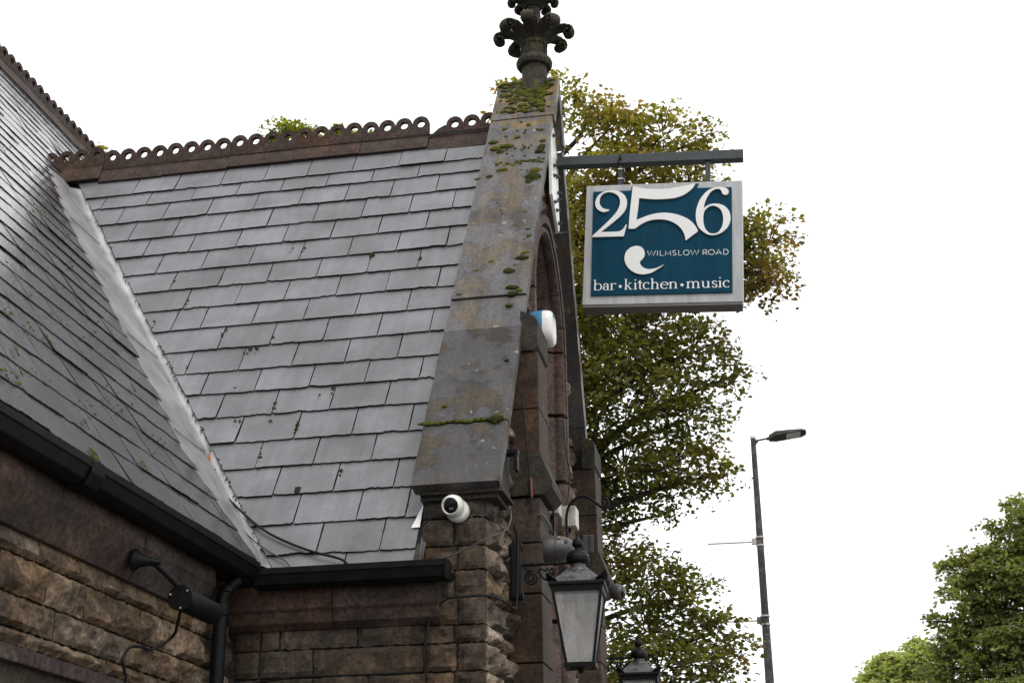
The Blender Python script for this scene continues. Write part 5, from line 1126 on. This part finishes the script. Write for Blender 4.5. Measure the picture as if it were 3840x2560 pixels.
make_tree("lime_tree", "tall lime tree turning yellow and brown, filling the space behind the hanging sign", LIME, (-3.4, 18.6, -.1), .063, 3750, 17,
          ((.06, .068, .018), (.165, .152, .04)), (.12, .02, (.18, .108, .04)), 1.3, .24, 3, None, .21, 11.0, 1.6)
RTREE = [(x+.32, y, z, rx*.93, rz*.93) for x, y, z, rx, rz in [(6.243, 45.0, 12.172, 0.38, 0.35), (5.022, 45.0, 11.215, 0.38, 0.3), (4.208, 45.0, 9.446, 0.32, 0.29), (7.113, 45.0, 12.879, 0.35, 0.3), (5.827, 45.0, 11.443, 0.4, 0.32), (7.24, 45.0, 11.908, 0.94, 1.07), (6.552, 45.0, 10.594, 1.46, 1.19), (5.439, 45.0, 10.922, 0.8, 0.67), (5.07, 45.0, 10.002, 0.73, 0.73), (5.842, 45.0, 9.042, 1.44, 1.18), (4.547, 45.0, 8.838, 0.59, 0.79), (6.756, 45.0, 8.354, 1.56, 1.17), (5.069, 45.0, 7.909, 1.43, 0.65), (8.718, 45.0, 11.552, 1.72, 1.99), (8.518, 45.0, 8.535, 1.81, 1.94), (6.499, 45.0, 6.464, 2.82, 1.15), (4.071, 45.0, 6.926, 0.78, 0.78)]]
make_tree("broad_tree", "large bushy green tree at the right edge, far beyond the street lamp", RTREE, (7.6, 45.5, -.1), .12, 2500, 27,
          ((.10, .118, .048), (.27, .28, .115)), (.45, .004, (.18, .13, .05)), 1.0, .4, 5, None, .32, None, 1.0)
PTREE = [(4.231, 60.0, 10.113, 1.05, 0.79), (5.267, 60.0, 10.244, 0.87, 1.05), (3.324, 60.0, 9.597, 0.56, 0.49), (4.253, 60.0, 8.742, 1.91, 1.04), (5.801, 60.0, 9.026, 1.04, 1.04)]
make_tree("pale_tree", "small pale yellow-green tree low in front of the sky, left of the large bushy tree", PTREE, (4.6, 60, -.1), .15, 1000, 26,
          ((.26, .30, .12), (.42, .43, .2)), (.62, .005, (.32, .2, .08)), 1.0, .3, 6, None, .36)
make_tree("backdrop_tree", "yellow-green tree top showing above the middle of the porch ridge tiles", [(-9.52, 25.0, 16.722, 0.46, 0.28), (-8.985, 25.0, 16.554, 0.46, 0.24), (-9.798, 25.0, 16.514, 0.37, 0.18), (-8.989, 25.0, 15.546, 1.54, 0.72), (-9.415, 25.0, 14.587, 1.79, 0.89)], (-9.2, 25, -.1), .075, 1300, 22,
          ((.13, .15, .022), (.27, .26, .04)), (.5, .02, (.32, .2, .04)), 1.1, .3, 8, "tree tops behind the ridge tiles", .2, 14.5)
make_tree("backdrop_tree", "small tree tip peeping over the ridge tiles nearer the gable", [(-8.896, 27.0, 17.879, 0.22, 0.18), (-8.41, 27.0, 17.285, 0.59, 0.34), (-7.685, 27.0, 16.328, 1.15, 0.77)], (-8.2, 27, -.1), .08, 700, 22,
          ((.13, .15, .022), (.27, .26, .04)), (.5, .02, (.32, .2, .04)), 1.1, .3, 9, "tree tops behind the ridge tiles", .2, 15.5)
make_tree("backdrop_tree", "sprig of a tree showing where the two crested ridges cross", [(-14.256, 26.0, 17.4, 0.14, 0.22), (-14.456, 26.0, 17.201, 0.24, 0.18), (-14.07, 26.0, 17.013, 0.29, 0.19), (-13.8, 26.0, 16.382, 0.87, 0.48)], (-13.9, 26, -.1), .08, 320, 18,
          ((.13, .14, .03), (.25, .24, .055)), (.3, .05, (.32, .22, .07)), 1.1, .3, 10, "tree tops behind the ridge tiles", .2, 15.5)
